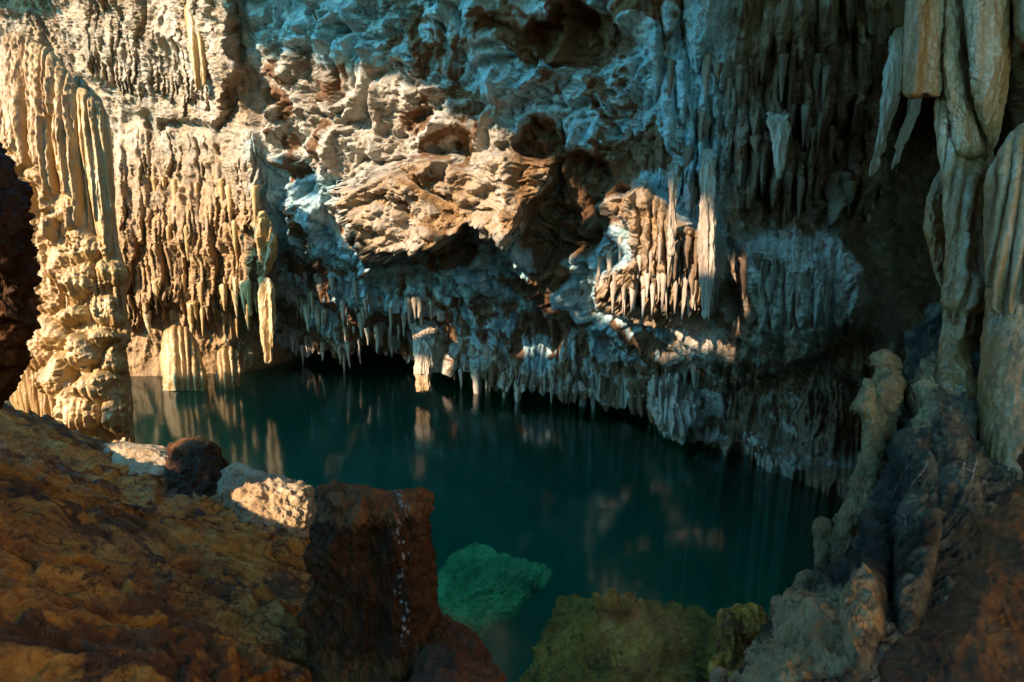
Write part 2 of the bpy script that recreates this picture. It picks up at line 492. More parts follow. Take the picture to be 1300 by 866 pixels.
def wall_relief(px, py, A, P, N):
    left = mask(px, py, LEFTZ, 18, 10, 1)
    right = mask(px, py, RIGHTZ, 50, 20, 2)
    under = mask(px, py, UNDER, 14, 12, 3)
    ceil_ = np.clip(1 - left - right, 0, 1)
    Pw = warp(P, 0.7, 0.45)
    vary = sstep(-0.35, 0.35, fbm(P * 0.75, 3, off=60))          # smoother and rougher stretches
    vary2 = sstep(-0.3, 0.3, fbm(P * 1.3, 3, off=90))
    # broad and middle forms
    h = (0.20 + 0.16 * ceil_ * (1 - under)) * ridged(Pw * [0.62, 0.62, 0.5], 3)
    c0 = ceil_ * (1 - under)
    h += c0 * 0.32 * billow(warp(P, 1.0, 0.40, 2.0) * [0.95, 0.95, 1.25], 3, gain=0.5)
    h += c0 * (0.03 + 0.07 * vary) * billow(warp(P, 2.2, 0.22) * [2.7, 2.7, 3.4], 4, gain=0.55)
    # folded beds low on the ceiling, dipping to the right
    q = np.stack([P[..., 0] * 0.80 + P[..., 1] * 0.25, P[..., 1] * 0.5, P[..., 2] * 1.0 + P[..., 0] * 0.28], -1)
    strata = warp(q, 0.8, 0.40, 3.0)
    lowz = mask(px, py, [(430, 330), (560, 330), (660, 320), (760, 320), (820, 430), (860, 500), (700, 460), (520, 400), (430, 380)], 30, 14, 6)
    h += np.clip(ceil_ + 0.3 * right, 0, 1) * (0.025 + 0.055 * lowz) * ridged(strata * [1.3, 1.3, 6.5], 4, gain=0.6) * (1 - 0.7 * under)
    # solution hollows
    w = worley(warp(P, 1.6, 0.30) * 1.9)
    h -= ceil_ * 0.20 * sstep(0.42, 0.12, w) * sstep(-0.05, 0.35, fbm(P * 0.6, 2, off=40))
    w = worley(warp(P, 2.5, 0.15) * 5.0, 8.0)
    h -= ceil_ * (1 - under) * 0.05 * sstep(0.45, 0.15, w) * sstep(-0.15, 0.3, fbm(P * 1.1, 2, off=77))
    # vertical curtains on the left and right walls
    V = warp(P * [1, 1, 0.22], 1.1, 0.30, 8.0)
    VB = np.stack([A / 78.0, 0.10 * P[..., 1], 0.30 * P[..., 2]], -1)
    VB = warp(VB, 1.1, 0.26, 8.0)
    h += left * 0.07 * ridged(V * [3.2, 3.2, 3.0], 4, gain=0.6)
    h += right * 0.21 * ridged(VB * 1.3, 3, gain=0.5, off=9) + right * 0.07 * ridged(VB * 4.2, 3, gain=0.6, off=3)
    h += under * 0.08 * ridged(VB * 3.4, 4, gain=0.62, off=21)
    # fine grain
    h += (0.010 + 0.024 * vary2) * ridged(warp(P, 5, 0.06) * [6, 6, 4.5], 3, gain=0.6)
    g2 = warp(P, 7, 0.05) * np.where(left[..., None] + right[..., None] > 0.5, np.array([17, 17, 5.0]), np.array([14, 14, 14.0]))
    h += (0.013 + 0.021 * vary) * billow(g2, 3, gain=0.72)
    h -= 0.030 * sstep(0.40, 0.12, worley(warp(P, 5, 0.08) * 9.0, 3.0)) * sstep(-0.2, 0.25, fbm(P * 1.7, 2, off=17))
    return h, left, right, under

def build_wall():
    nx, ny, nt = 1080, 560, 46
    cx = np.r_[np.linspace(-420, -30, 60, endpoint=False), np.linspace(-30, 1200, nx - 120, endpoint=False), np.linspace(1200, 1560, 60)]
    ey = np.interp(cx, EDGE[:, 0], EDGE[:, 1])
    # ragged lower lip
    rag = 7 * noise1(cx / 13.0, 3) + 5 * noise1(cx / 4.5, 4) + 11 * noise1(cx / 47.0, 5) - 2
    ey0 = ey.copy()
    ey = ey + np.where(cx > 322, rag, 0)
    t = np.r_[np.linspace(0, 0.36, 60, endpoint=False), np.linspace(0.36, 1, ny - 60)]
    PX = np.repeat(cx[None], ny, 0)
    PY = -300 + (ey[None] + 300) * t[:, None]
    D = tps(PX, PY)
    PYs = -300 + (ey0[None] + 300) * t[:, None]
    Pbase = at(PX, PYs, tps(PX, PYs))
    A = azim(PX, PY)
    f = 0.0
    for poly, d, soft, rgh in ((SCAR_A, 0.55, 12, 8), (SCAR_B, 0.45, 10, 8), (SCAR_C, 0.35, 7, 4), (CLUSTER, -0.7, 12, 6), (LUMP, -0.6, 22, 9),
                          (RECESS, 2.6, 26, 8), (LEDGE_TOP, -0.8, 9, 9), (PINK, -0.45, 14, 4)):
        f = f + d * mask(PX, PY, poly, soft, rgh, len(poly))
    un = mask(PX, PY, UNDER, 16, 9, 3)
    f = f + 0.75 * un * (1 - sstep(360, 440, PY - 0.28 * (PX - 350)))
    D = D + f
    bm = mask(PX, PY, BULGE, 11, 7, 3)
    D = D * (1 - bm) + bm * np.minimum(D, 10.0 - (PX - 430) / 270 * 0.75 - (PY - 200) / 130 * 0.40)
    # hanging rows of drips
    dl = drips(A, PY, [(232, 26, 31, 0.26, 60), (300, 30, 27, 0.34, 60), (352, 24, 36, 0.30, 50), (388, 22, 25, 0.36, 50)], 71)
    dl = dl + drips(A, PY, [(206, 12, 7, 0.12, 18), (240, 14, 6.5, 0.16, 22), (272, 14, 7, 0.16, 22), (300, 16, 6, 0.22, 24), (330, 14, 7, 0.16, 20), (352, 12, 5.5, 0.18, 18), (372, 14, 6, 0.25, 26), (406, 14, 6, 0.34, 30)], 3)
    ml = mask(PX, PY, [(150, 160), (330, 170), (352, 300), (352, 440), (150, 440)], 8, 4, 5)
    du = drips(A, PY, [(30, 26, 22, 0.2, 50), (70, 22, 9, 0.16, 30), (96, 20, 7, 0.14, 22), (122, 16, 6, 0.22, 26)], 13)
    mu = mask(PX, PY, [(60, -100), (270, -100), (270, 150), (200, 150), (100, 90)], 8, 4, 6)
    lowc = 445 + 0 * PX
    yedge = np.repeat(ey[None], ny, 0)
    dc = drips(A, PY - yedge, [(-74, 34, 21, 0.28, 40), (-56, 26, 8, 0.18, 22), (-30, 30, 15, 0.26, 30), (-20, 18, 6, 0.18, 16), (4, 16, 11, 0.22, 26), (2, 8, 5, 0.16, 16)], 23)
    mc = un * sstep(345, 365, PX) * (1 - 0.85 * sstep(920, 985, PX))
    dr = drips(A, PY, [(300, 10, 11, 0.25, 34), (408, 12, 11.5, 0.55, 60)], 33)
    mr = mask(PX, PY, CLUSTER, 7, 3, 9)
    dd = drips(A, PY, [(60, 40, 26, 0.35, 60), (150, 40, 20, 0.35, 60), (215, 30, 17, 0.35, 50), (275, 26, 15, 0.35, 50)], 43)
    md = mask(PX, PY, [(800, -100), (1100, -100), (1150, 120), (1120, 300), (930, 320), (830, 230)], 16, 8, 10)
    de = drips(A, PY, [(330, 18, 14, 0.2, 36), (372, 16, 13, 0.22, 36), (425, 14, 15, 0.28, 40)], 53)
    me_ = mask(PX, PY, LUMP, 12, 5, 12)
    D = D - (dl * ml + du * mu * 0.8 + dc * mc + dr * mr + dd * md + 0.6 * de * me_)
    D = np.maximum(D, 2.5)
    P = at(PX, PY, D)
    N = grid_normals(Pbase)
    tocam = CAM - P
    sgn = np.sign((N * tocam).sum(-1, keepdims=True).mean())
    N = N * sgn
    N = N + (0.5 + 4.0 * un * sstep(760, 920, PX))[..., None] * tocam / np.linalg.norm(tocam, axis=-1, keepdims=True)
    N /= np.linalg.norm(N, axis=-1, keepdims=True)
    h, left, right, under = wall_relief(PX, PY, A, P, N)
    fade = sstep(1.0, 0.93, t)[:, None] * 0.75 + 0.25
    P = P + N * (h * fade)[..., None]
    # behind the lip: the underside runs back over the water, then dives below it
    E = P[-1]
    wl = (sstep(312, 334, cx) * (1 - sstep(860, 940, cx)))[:, None]
    tail = []
    for s in np.linspace(0, 1, nt + 1)[1:]:
        back = np.array([0.18, 1.0, 0.0]) * 6.0 * s
        up = 0.55 * math.sin(min(1, s * 1.6) * math.pi) - 5.0 * max(0, s - 0.62) / 0.38
        q_c = E + back + np.array([0, 0, up])
        q_l = E + np.array([0.06 * s, 0.5 * s, -5.0 * s])
        q = q_c * wl + q_l * (1 - wl)
        tail.append(q)
    Tl = np.array(tail)
    Tl = Tl + (0.10 * fbm(Tl * 1.5, 4))[..., None] * np.array([0.3, 0.3, 1.0])
    P = np.r_[P, Tl]
    brown = np.zeros(PX.shape)
    brown = 0.9 * mask(PX, PY, RECESS, 20, 8, 7)  # recess painted dark brown to deepen its shade
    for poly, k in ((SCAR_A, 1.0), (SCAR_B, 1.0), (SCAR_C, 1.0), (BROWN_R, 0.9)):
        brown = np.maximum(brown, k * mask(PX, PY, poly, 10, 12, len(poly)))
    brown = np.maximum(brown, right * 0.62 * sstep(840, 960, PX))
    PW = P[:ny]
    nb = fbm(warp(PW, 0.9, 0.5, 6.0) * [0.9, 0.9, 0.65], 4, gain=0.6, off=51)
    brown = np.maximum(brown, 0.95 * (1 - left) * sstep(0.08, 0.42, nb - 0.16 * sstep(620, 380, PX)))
    brown = np.maximum(brown, 0.8 * under * sstep(-0.15, 0.2, fbm(warp(PW, 1.2, 0.4) * [1.5, 1.5, 0.8], 4, gain=0.6, off=71)))  # fringe under the lip darkened in colour to stand for its shade
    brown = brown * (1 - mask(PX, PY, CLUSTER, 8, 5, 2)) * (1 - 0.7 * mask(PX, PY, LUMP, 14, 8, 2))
    och = np.maximum(left * (0.42 + 0.3 * sstep(150, 330, PY)), 0.5 * mask(PX, PY, BULGE, 12, 6, 3))
    och = np.maximum(och, 0.6 * mask(PX, PY, CLUSTER, 8, 5, 2))
    pad = lambda a: np.r_[a, np.repeat(a[-1:], nt, 0)]
    cyan_shade = mask(PX, PY, [(300, -400), (1000, -400), (940, 260), (820, 470), (420, 430), (330, 330), (330, 190), (410, 225), (440, 300), (640, 250), (690, 170), (570, 110), (420, 78), (300, 66)], 30, 26, 8) * (1 - mask(PX, PY, BULGE, 14, 8, 3)) * (1 - mask(PX, PY, CLUSTER, 14, 8, 3)) * (1 - brown)  # cyan shade painted on the ceiling, left off where the sun falls
    o = grid_obj('cave_wall', P, M_WALL, {'stain': pad(brown), 'stain2': pad(och), 'cyan_shade': pad(cyan_shade)})
    tag(o, kind='structure')
    return o, P[:ny]

WALL, WP = build_wall()
print('wall', time.time() - T0)

def bvh_of(o):
    me = o.data
    V = [v.co.copy() for v in me.vertices]
    return BVHTree.FromPolygons(V, [tuple(p.vertices) for p in me.polygons])
class GridHit:
    """look up the wall surface under a picture position (projected vertices in a coarse raster)"""
    def __init__(s, P):
        Q = P.reshape(-1, 3) - CAM
        dep = Q[:, 1] * cp - Q[:, 2] * sp
        up = Q[:, 1] * sp + Q[:, 2] * cp
        x = 650 + F * Q[:, 0] / dep
        y = 433 - F * up / dep
        s.D = np.full((900, 1400), np.inf)
        ok = (dep > 0.1) & (x > -50) & (x < 1340) & (y > -20) & (y < 870)
        ix, iy = ((x[ok] + 50)).astype(int), ((y[ok] + 20)).astype(int)
        np.minimum.at(s.D, (iy, ix), dep[ok])
    def depth(s, px, py):
        ix, iy = int(px + 50), int(py + 20)
        w = s.D[max(0, iy - 2):iy + 3, max(0, ix - 2):ix + 3]
        w = w[np.isfinite(w)]
        return float(np.median(w)) if len(w) else None
HIT = GridHit(WP)

# ------------------------------------------------------------------ ledge of bare rock in the foreground
RIM = np.array([(-420, 470, 1.9), (-200, 480, 1.75), (0, 490, 1.5), (60, 512, 1.2), (110, 546, 0.92), (160, 563, 0.75), (215, 578, 0.70), (290, 602, 0.66), (345, 606, 0.68), (392, 640, 0.60),
                (410, 700, 0.52), (470, 770, 0.48), (545, 800, 0.50), (590, 826, 0.55), (636, 868, 0.58), (700, 990, 0.62), (860, 1200, 0.7)], float)
LCT = [(200, 866, 1.34), (0, 866, 1.5), (-300, 866, 1.9), (420, 866, 0.98), (520, 866, 0.78), (0, 700, 1.56), (-300, 700, 2.0), (200, 700, 1.12), (330, 720, 0.86), (380, 690, 0.66), (250, 640, 0.84), (120, 620, 1.02),
       (0, 580, 1.55), (60, 590, 1.3), (-300, 560, 2.1), (200, 600, 0.76), (120, 575, 0.9), (0, 1100, 1.45), (300, 1100, 1.25), (560, 1100, 0.95)]
def build_ledge():
    pts, zs = [], []
    for x, y, z in list(map(tuple, RIM)) + LCT:
        p = at(x, y, depth_for_z(x, y, z))
        pts.append(p[:2]); zs.append(z)
    sc = 3.0
    surf = TPS(pts, zs, sc=sc, smooth=0.004)
    rp = at(RIM[:, 0], RIM[:, 1], depth_for_z(RIM[:, 0], RIM[:, 1], RIM[:, 2]))
    raz, rr = np.arctan2(rp[:, 0], rp[:, 1]), np.hypot(rp[:, 0], rp[:, 1])
    az = np.linspace(raz[0], raz[-1], 760)
    R = np.interp(az, raz, rr)
    R = R * (1 + 0.025 * noise1(az * 14, 2) + 0.012 * noise1(az * 33, 3))
    t = np.r_[np.linspace(0.16, 0.98, 520), np.linspace(0.982, 1.5, 120)]
    rad = R[None] * t[:, None]
    X, Y = rad * np.sin(az), rad * np.cos(az)
    Z = surf(np.where(t[:, None] < 1, X, R[None] * np.sin(az)), np.where(t[:, None] < 1, Y, R[None] * np.cos(az)))
    over = np.clip(t[:, None] - 0.965, 0, None) * R[None]
    P = np.stack([X, Y, Z], -1)
    # flowing terraces: sheets of rock lapping over each other
    q = warp(P * [1, 1, 0.6], 0.8, 0.55)
    s = fbm(q * [0.55, 1.1, 0.8], 3) * 3.2 + P[..., 1] * 0.35 + P[..., 0] * 0.2
    k = np.floor(s); f = s - k
    ter = (k + sstep(0.0, 1.0, np.clip((f - 0.72) / 0.28, 0, 1))) / 3.2
    dz = 0.20 * (ter - s / 3.2) * 3.2 * 0.5
    s2 = fbm(q * [1.6, 3.4, 2], 3, off=9) * 3.0 + P[..., 1] * 0.9
    f2 = s2 - np.floor(s2)
    dz += 0.022 * (sstep(0.75, 1.0, f2) - f2)
    dz += 0.055 * ridged(warp(P, 1.2, 0.3) * [0.8, 1.2, 1], 3, off=2)
    w = worley(warp(P, 2.2, 0.22) * [2.2, 3.0, 2.2], 3.3)
    dz -= 0.095 * sstep(0.42, 0.08, w) * sstep(-0.1, 0.3, fbm(P * 0.9, 2, off=7))
    dz += 0.013 * ridged(warp(P, 4, 0.08) * [3.5, 7.5, 5], 3) + 0.006 * billow(warp(P, 8, .05) * 16, 3) + 0.003 * fbm(P * 50, 2)
    near = sstep(0.15, 0.35, t)[:, None]
    P[..., 2] += dz * near
    P[..., 2] -= 1.8 * over ** 0.75 * (1 + 0.5 * fbm(P * 2.0, 3)) + 0.4 * over
    st = sstep(0.06, 0.36, fbm(warp(P, 1.4, 0.5) * [1.1, 2.2, 1.2], 5, gain=0.6, off=33))
    o = grid_obj('ground', P, M_LEDGE, {'stain': st})
    return tag(o, kind='structure')
GROUND = build_ledge()

# ------------------------------------------------------------------ feature helpers for rounded bodies
def mounds(A, py, lst, base=0.0):
    h = 0.0
    for cx, cy, rx, ry, d in lst:
        u = ((A - cx) / rx) ** 2 + (np.where(py < cy, (py - cy) / ry, (py - cy) / (ry * 0.8))) ** 2
        h = np.maximum(h, d * np.sqrt(np.clip(1 - u, 0, 1)))
    return h
def grain(P, a=1.0, st=(1, 1, 1), off=0.0):
    P = np.asarray(P) * np.array(st)
    return a * (0.05 * ridged(warp(P, 1.5, 0.25, off) * 1.6, 3, off=off) + 0.020 * ridged(warp(P, 4, 0.08) * 5.2, 3, off=off) + 0.012 * billow(warp(P, 9, 0.04) * 15, 3, gain=0.65, off=off) + 0.004 * fbm(P * 50, 2, off=off))

# ---- tall golden flowstone column, left
def f_column(A, py, P, front):
    V = warp(P * [1, 1, 0.10], 0.9, 0.25)
    up = sstep(300, 215, py + 0.25 * (A - 60))
    h = drips(A, py, [(160, 14, 31, 0.20, 140), (330, 30, 27, 0.22, 160)], 5) + drips(A, py, [(166, 12, 6.5, 0.07, 90), (300, 16, 7.5, 0.07, 140), (408, 14, 7, 0.06, 60)], 6)
    h = h + 0.03 * ridged(V * [9, 9, 2], 3)
    wob = 11 * fbm(P * 2.3, 4, off=4); wob2 = 12 * fbm(P * 2.3, 4, off=14)
    B, y = A + wob, py + wob2
    m = 0.0
    for lst in ([(44, 212, 20, 24, 0.16), (80, 232, 16, 18, 0.18), (28, 275, 30, 60, 0.22), (98, 266, 14, 18, 0.16), (60, 305, 22, 40, 0.16), (124, 318, 20, 26, 0.22)],
                [(92, 336, 18, 26, 0.20), (148, 350, 13, 20, 0.22), (112, 362, 22, 28, 0.28), (64, 372, 20, 44, 0.18), (138, 396, 15, 18, 0.22)],
                [(100, 404, 20, 17, 0.26), (76, 424, 22, 26, 0.22), (132, 428, 19, 14, 0.30), (50, 440, 20, 34, 0.18), (154, 430, 10, 20, 0.2)],
                [(108, 450, 25, 22, 0.34), (144, 462, 16, 22, 0.26), (78, 482, 24, 32, 0.28), (124, 492, 24, 26, 0.40), (96, 524, 28, 40, 0.34), (140, 526, 20, 40, 0.36)]):
        m = np.maximum(m, mounds(B, y, lst))
    mm = sstep(0.02, 0.14, m)
    # each dome breaks into a drip fringe on its lower side
    low = sstep(-0.02, 0.08, np.gradient(m, axis=0) * -40)
    dr = drips(A, py, [(240, 16, 6, 0.05, 22), (300, 20, 6, 0.06, 30), (385, 22, 6, 0.08, 34), (452, 16, 6, 0.05, 24), (490, 20, 6, 0.06, 26), (556, 8, 7, 0.08, 50)], 15)
    h = h * (1 - 0.85 * mm) + m + dr * (0.25 + 0.75 * np.maximum(low, 1 - mm)) * sstep(240, 300, py)
    h = h + mm * (0.016 * ridged(warp(P, 3, 0.1) * [6, 6, 4], 3) + 0.010 * billow(P * 16, 3)) - mm * 0.012 * sstep(0.3, 0.1, worley(P * 14))
    return h * front + grain(P, 0.4, (1, 1, 0.4))
SOLIDS = {}
COLUMN = empty('flowstone_column', (-6.7, 8.7, 0.2))
tag(COLUMN, 'tall golden fluted flowstone column with wet lumpy mounds at its foot', 'flowstone column')
_, SOLIDS['column'] = solid('column_shaft', [(44, 18, 30, 8.95), (58, 8, 52, 8.9), (84, 2, 78, 8.85), (110, 4, 98, 8.8), (140, -6, 132, 8.8), (165, -12, 139, 8.8), (220, -14, 142, 8.8), (300, -8, 150, 8.75), (340, 6, 158, 8.7), (380, -6, 160, 8.7),
                        (420, -12, 164, 8.65), (450, -10, 160, 8.6), (480, -2, 160, 8.55), (520, 20, 166, 8.5), (560, 50, 172, 8.45), (620, 70, 178, 8.4)], M_FLOW, thick=0.42, sup=2.5, nf=330, ny=620, capt=26, feat=f_column, parent=COLUMN)
EMPTY_LIST = []
# the thin shoulder of draperies right of the column
solid('drapery', [(96, 92, 104, 9.1), (125, 90, 128, 9.0), (150, 92, 136, 8.9), (240, 96, 140, 8.8), (330, 104, 152, 8.75), (420, 110, 158, 8.7), (520, 120, 170, 8.6)], M_FLOW, thick=0.5, sup=2.5, nf=110, ny=300, capt=30,
      feat=lambda A, py, P, fr: fr * drips(A, py, [(420, 40, 9, 0.12, 300)], 8) + grain(P, 0.5, (1, 1, 0.3)), parent=COLUMN)

# ---- dark boulder at the left edge, close
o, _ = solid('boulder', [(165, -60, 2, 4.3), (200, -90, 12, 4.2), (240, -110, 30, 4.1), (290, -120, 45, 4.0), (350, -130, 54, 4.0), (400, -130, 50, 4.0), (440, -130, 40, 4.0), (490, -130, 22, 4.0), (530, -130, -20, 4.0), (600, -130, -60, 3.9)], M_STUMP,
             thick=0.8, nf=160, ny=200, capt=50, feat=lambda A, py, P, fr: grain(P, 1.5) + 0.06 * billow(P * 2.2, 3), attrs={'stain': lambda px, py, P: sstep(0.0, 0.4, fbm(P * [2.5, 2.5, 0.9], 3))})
tag(o, 'dark brown rounded boulder cut off by the left edge of the view', 'boulder')

# ---- broad foreground stump
def f_stump(A, py, P, fr):
    h = grain(P, 1.0, (1, 1, 0.6)) + 0.03 * ridged(warp(P, 1.5, .2) * [3.5, 3.5, 1.2], 3) - 0.02 * sstep(0.35, 0.1, worley(warp(P, 3, .1) * 5.0))
    h += 0.05 * sstep(0.3, 1.0, fr) * np.clip((A - 505) / 40, -1, 1) * sstep(650, 690, py) * 0.6
    return h
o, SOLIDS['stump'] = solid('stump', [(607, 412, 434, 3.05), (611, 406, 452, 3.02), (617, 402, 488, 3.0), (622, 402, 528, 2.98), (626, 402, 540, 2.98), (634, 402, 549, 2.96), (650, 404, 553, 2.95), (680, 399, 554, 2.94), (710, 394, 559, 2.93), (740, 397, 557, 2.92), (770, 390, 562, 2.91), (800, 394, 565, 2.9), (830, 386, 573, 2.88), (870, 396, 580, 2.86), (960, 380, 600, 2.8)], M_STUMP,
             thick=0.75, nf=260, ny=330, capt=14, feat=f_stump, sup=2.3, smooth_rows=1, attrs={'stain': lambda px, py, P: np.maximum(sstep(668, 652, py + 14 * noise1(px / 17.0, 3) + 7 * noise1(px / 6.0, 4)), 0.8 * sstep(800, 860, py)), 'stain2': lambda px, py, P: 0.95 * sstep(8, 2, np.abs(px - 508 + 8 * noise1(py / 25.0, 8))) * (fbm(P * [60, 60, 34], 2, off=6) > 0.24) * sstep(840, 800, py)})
tag(o, 'broad dark broken stalagmite stump standing at the pool edge in the foreground', 'stalagmite')
# white drips down the stump are crusts on its face
# ---- small dark stump
o, SOLIDS['little'] = solid('stump', [(555, 222, 262, 6.3), (560, 216, 270, 6.25), (570, 212, 278, 6.2), (585, 212, 286, 6.15), (600, 212, 296, 6.1), (620, 214, 306, 6.0), (640, 214, 318, 5.9), (670, 210, 330, 5.7)], M_STUMP,
             thick=0.8, nf=120, ny=120, capt=12, sup=2.4, feat=lambda A, py, P, fr: grain(P, 0.9) + 0.02 * ridged(P * [4, 4, 1], 3), attrs={'stain': lambda px, py, P: 0.9 * sstep(580, 560, py + 8 * noise1(px / 9., 5))})
tag(o, 'small dark rounded stump beside the pale pitted boulder', 'stalagmite')
# ---- pale pitted boulder at the rim
o, SOLIDS['pale'] = solid('boulder', [(588, 294, 316, 5.9), (594, 286, 330, 5.85), (602, 280, 352, 5.8), (610, 276, 372, 5.7), (620, 274, 394, 5.6), (640, 276, 400, 5.5), (660, 282, 404, 5.4), (680, 300, 400, 5.3), (700, 330, 396, 5.2), (730, 350, 392, 5.1)], M_PALE,
             thick=0.8, nf=180, ny=150, capt=12, sup=2.3, feat=lambda A, py, P, fr: grain(P, 0.9) - 0.05 * sstep(0.4, 0.1, worley(P * 7)) + 0.02 * billow(P * 8, 3))
tag(o, 'pale pitted boulder catching the sun on the pool rim', 'boulder')
o, SOLIDS['flat'] = solid('boulder', [(560, 140, 176, 6.9), (566, 128, 205, 6.8), (574, 128, 216, 6.7), (590, 130, 226, 6.5), (610, 130, 226, 6.3)], M_PALE, thick=0.8, nf=90, ny=60, capt=8, feat=lambda A, py, P, fr: grain(P, 0.6))
tag(o, 'flat pale rock lying between the golden column and the small stump', 'boulder')

# ---- low brown rock right of the broad stump
o, _ = solid('boulder', [(778, 556, 578, 2.85), (800, 540, 600, 2.8), (820, 540, 618, 2.7), (835, 530, 632, 2.6), (850, 520, 638, 2.55), (880, 500, 644, 2.5), (940, 480, 650, 2.4)], M_RED, thick=0.7, nf=120, ny=90, capt=20,
             feat=lambda A, py, P, fr: grain(P, 0.9), attrs={'stain': lambda px, py, P: np.full(px.shape, 0.8)})
tag(o, 'low reddish brown rock at the right foot of the broad stump', 'boulder')

# ---- right hand flowstone: folds above a shaft
DRP = [None]
DR = empty('flowstone_column', (3.6, 4.6, 2.2))
tag(DR, 'brown and grey flowstone drapery hanging in heavy folds onto a lumpy column', 'flowstone column')
fold = lambda seed: (lambda A, py, P, fr: fr * 0.012 * ridged(warp(P, 1.5, .12) * [7, 7, 0.7], 3, off=seed) + grain(P, 0.45, (1, 1, 0.4), seed) + 0.006 * billow(warp(P, 6, .05) * [22, 22, 9], 2))
def foldo(name, rows, capt=0.0, capb=10.0, seed=0, nf=110, ny=260, thick=0.8, extra=None, sup=2.0):
    f0 = fold(seed)
    ff = (lambda A, py, P, fr: f0(A, py, P, fr) + extra(A, py, P, fr)) if extra else f0
    o, DRP[0] = solid(name, rows, M_DRAPE, thick=thick, nf=nf, ny=ny, capt=capt, capb=capb, feat=ff, parent=DR, sup=sup)
    return o
foldo('fold', [(-120, 1152, 1206, 4.5), (0, 1148, 1204, 4.5), (60, 1146, 1202, 4.5), (118, 1145, 1201, 4.5), (124, 1150, 1199, 4.52)], capb=3, seed=1, extra=lambda A, py, P, fr: fr * 0.02 * np.sin((A - 1150) / 4.2))
foldo('fold', [(-120, 1204, 1234, 4.45), (0, 1196, 1232, 4.42), (80, 1194, 1228, 4.4), (130, 1200, 1238, 4.4), (180, 1208, 1250, 4.38), (205, 1214, 1254, 4.38)], seed=2, capb=20)
foldo('fold', [(-120, 1224, 1300, 4.3), (0, 1222, 1290, 4.3), (60, 1224, 1288, 4.28), (110, 1232, 1284, 4.28), (150, 1242, 1276, 4.3), (180, 1250, 1268, 4.34), (196, 1254, 1262, 4.36)], seed=3, capb=14, extra=lambda A, py, P, fr: -fr * 0.10 * np.exp(-((A - 1262) / 16) ** 2) * sstep(130, 90, py))
foldo('fold', [(-120, 1290, 1400, 4.2), (0, 1284, 1400, 4.2), (50, 1288, 1400, 4.2), (90, 1296, 1400, 4.2)], seed=4, capb=60)
SHAFT = foldo('shaft', [(120, 1184, 1212, 4.55), (170, 1188, 1226, 4.5), (230, 1196, 1250, 4.45), (300, 1200, 1250, 4.4), (360, 1200, 1246, 4.36), (400, 1198, 1242, 4.28), (440, 1194, 1246, 4.2), (480, 1186, 1256, 4.1), (520, 1178, 1268, 4.0), (570, 1168, 1280, 3.95)], seed=5, nf=150, ny=340, capb=0, capt=20,
      extra=lambda A, py, P, fr: fr * (mounds(A, py, [(1226, 215, 22, 26, 0.10), (1222, 330, 24, 40, 0.07), (1218, 375, 26, 34, 0.12)]) + drips(A, py, [(300, 30, 12, 0.06, 90), (430, 20, 9, 0.07, 60)], 4)))
foldo('shaft', [(212, 1190, 1206, 4.75), (250, 1178, 1206, 4.7), (290, 1174, 1206, 4.68), (340, 1184, 1210, 4.66), (372, 1194, 1214, 4.62)], seed=6, nf=70, ny=140, capb=26, capt=26)
MOUND = foldo('mound', [(150, 1284, 1340, 4.0), (175, 1276, 1380, 4.0), (200, 1264, 1400, 4.0), (230, 1256, 1400, 4.0), (300, 1252, 1400, 4.0), (350, 1250, 1410, 4.0), (420, 1246, 1420, 3.95), (500, 1240, 1440, 3.9), (600, 1236, 1470, 3.85), (700, 1230, 1500, 4.0), (800, 1230, 1500, 4.2)], seed=7, nf=170, ny=240, capb=0, capt=34,
      extra=lambda A, py, P, fr: fr * drips(A, py, [(370, 24, 15, 0.10, 120)], 6))
MP = DRP[0]
foldo('shaft', [(180, 1240, 1262, 4.5), (260, 1240, 1262, 4.5), (330, 1236, 1262, 4.5), (420, 1234, 1262, 4.5)], seed=8, nf=60, ny=120, capb=0, capt=20)

# ---- sooty rock slope on the right
def f_slope(A, py, P, fr):
    h = 0.10 * ridged(warp(P, 0.9, 0.35) * [1.2, 1.2, 0.8], 3, off=5) + grain(P, 1.1, (1, 1, 0.55), 3.0)
    k_ = sstep(640, 760, py)
    cc = ((A * 0.95 + py * 0.30) * (1 - k_) + (A * 0.59 + py) * k_)
    q = np.stack([cc / 17.0, P[..., 2] * 0.8, P[..., 1] * 0.8], -1)
    h += 0.022 * ridged(q, 3, gain=0.6, off=6) * sstep(-0.3, 0.3, fbm(P * 0.8, 2, off=12)) + 0.004 * billow(P * 42, 2)
    h += fr * mounds(A, py, [(1215, 430, 34, 50, 0.16), (1255, 450, 36, 56, 0.20), (1195, 500, 26, 60, 0.14), (1230, 520, 30, 70, 0.12), (1165, 560, 30, 60, 0.10), (1240, 640, 40, 60, 0.1), (1190, 700, 30, 130, 0.16), (1130, 760, 30, 120, 0.14)])
    return h
def slope_pale(px, py, P):
    a = mask(px, py, [(1010, 760), (1060, 745), (1110, 760), (1120, 800), (1080, 850), (1000, 880), (910, 880), (950, 830)], 14, 10, 4)
    b = mask(px, py, [(1155, 470), (1185, 450), (1215, 470), (1190, 520), (1165, 560), (1150, 520)], 10, 8, 3)
    c = mask(px, py, [(1225, 440), (1270, 420), (1262, 490), (1235, 500)], 10, 8, 5)
    return np.maximum(a, 0.6 * np.maximum(b, c))
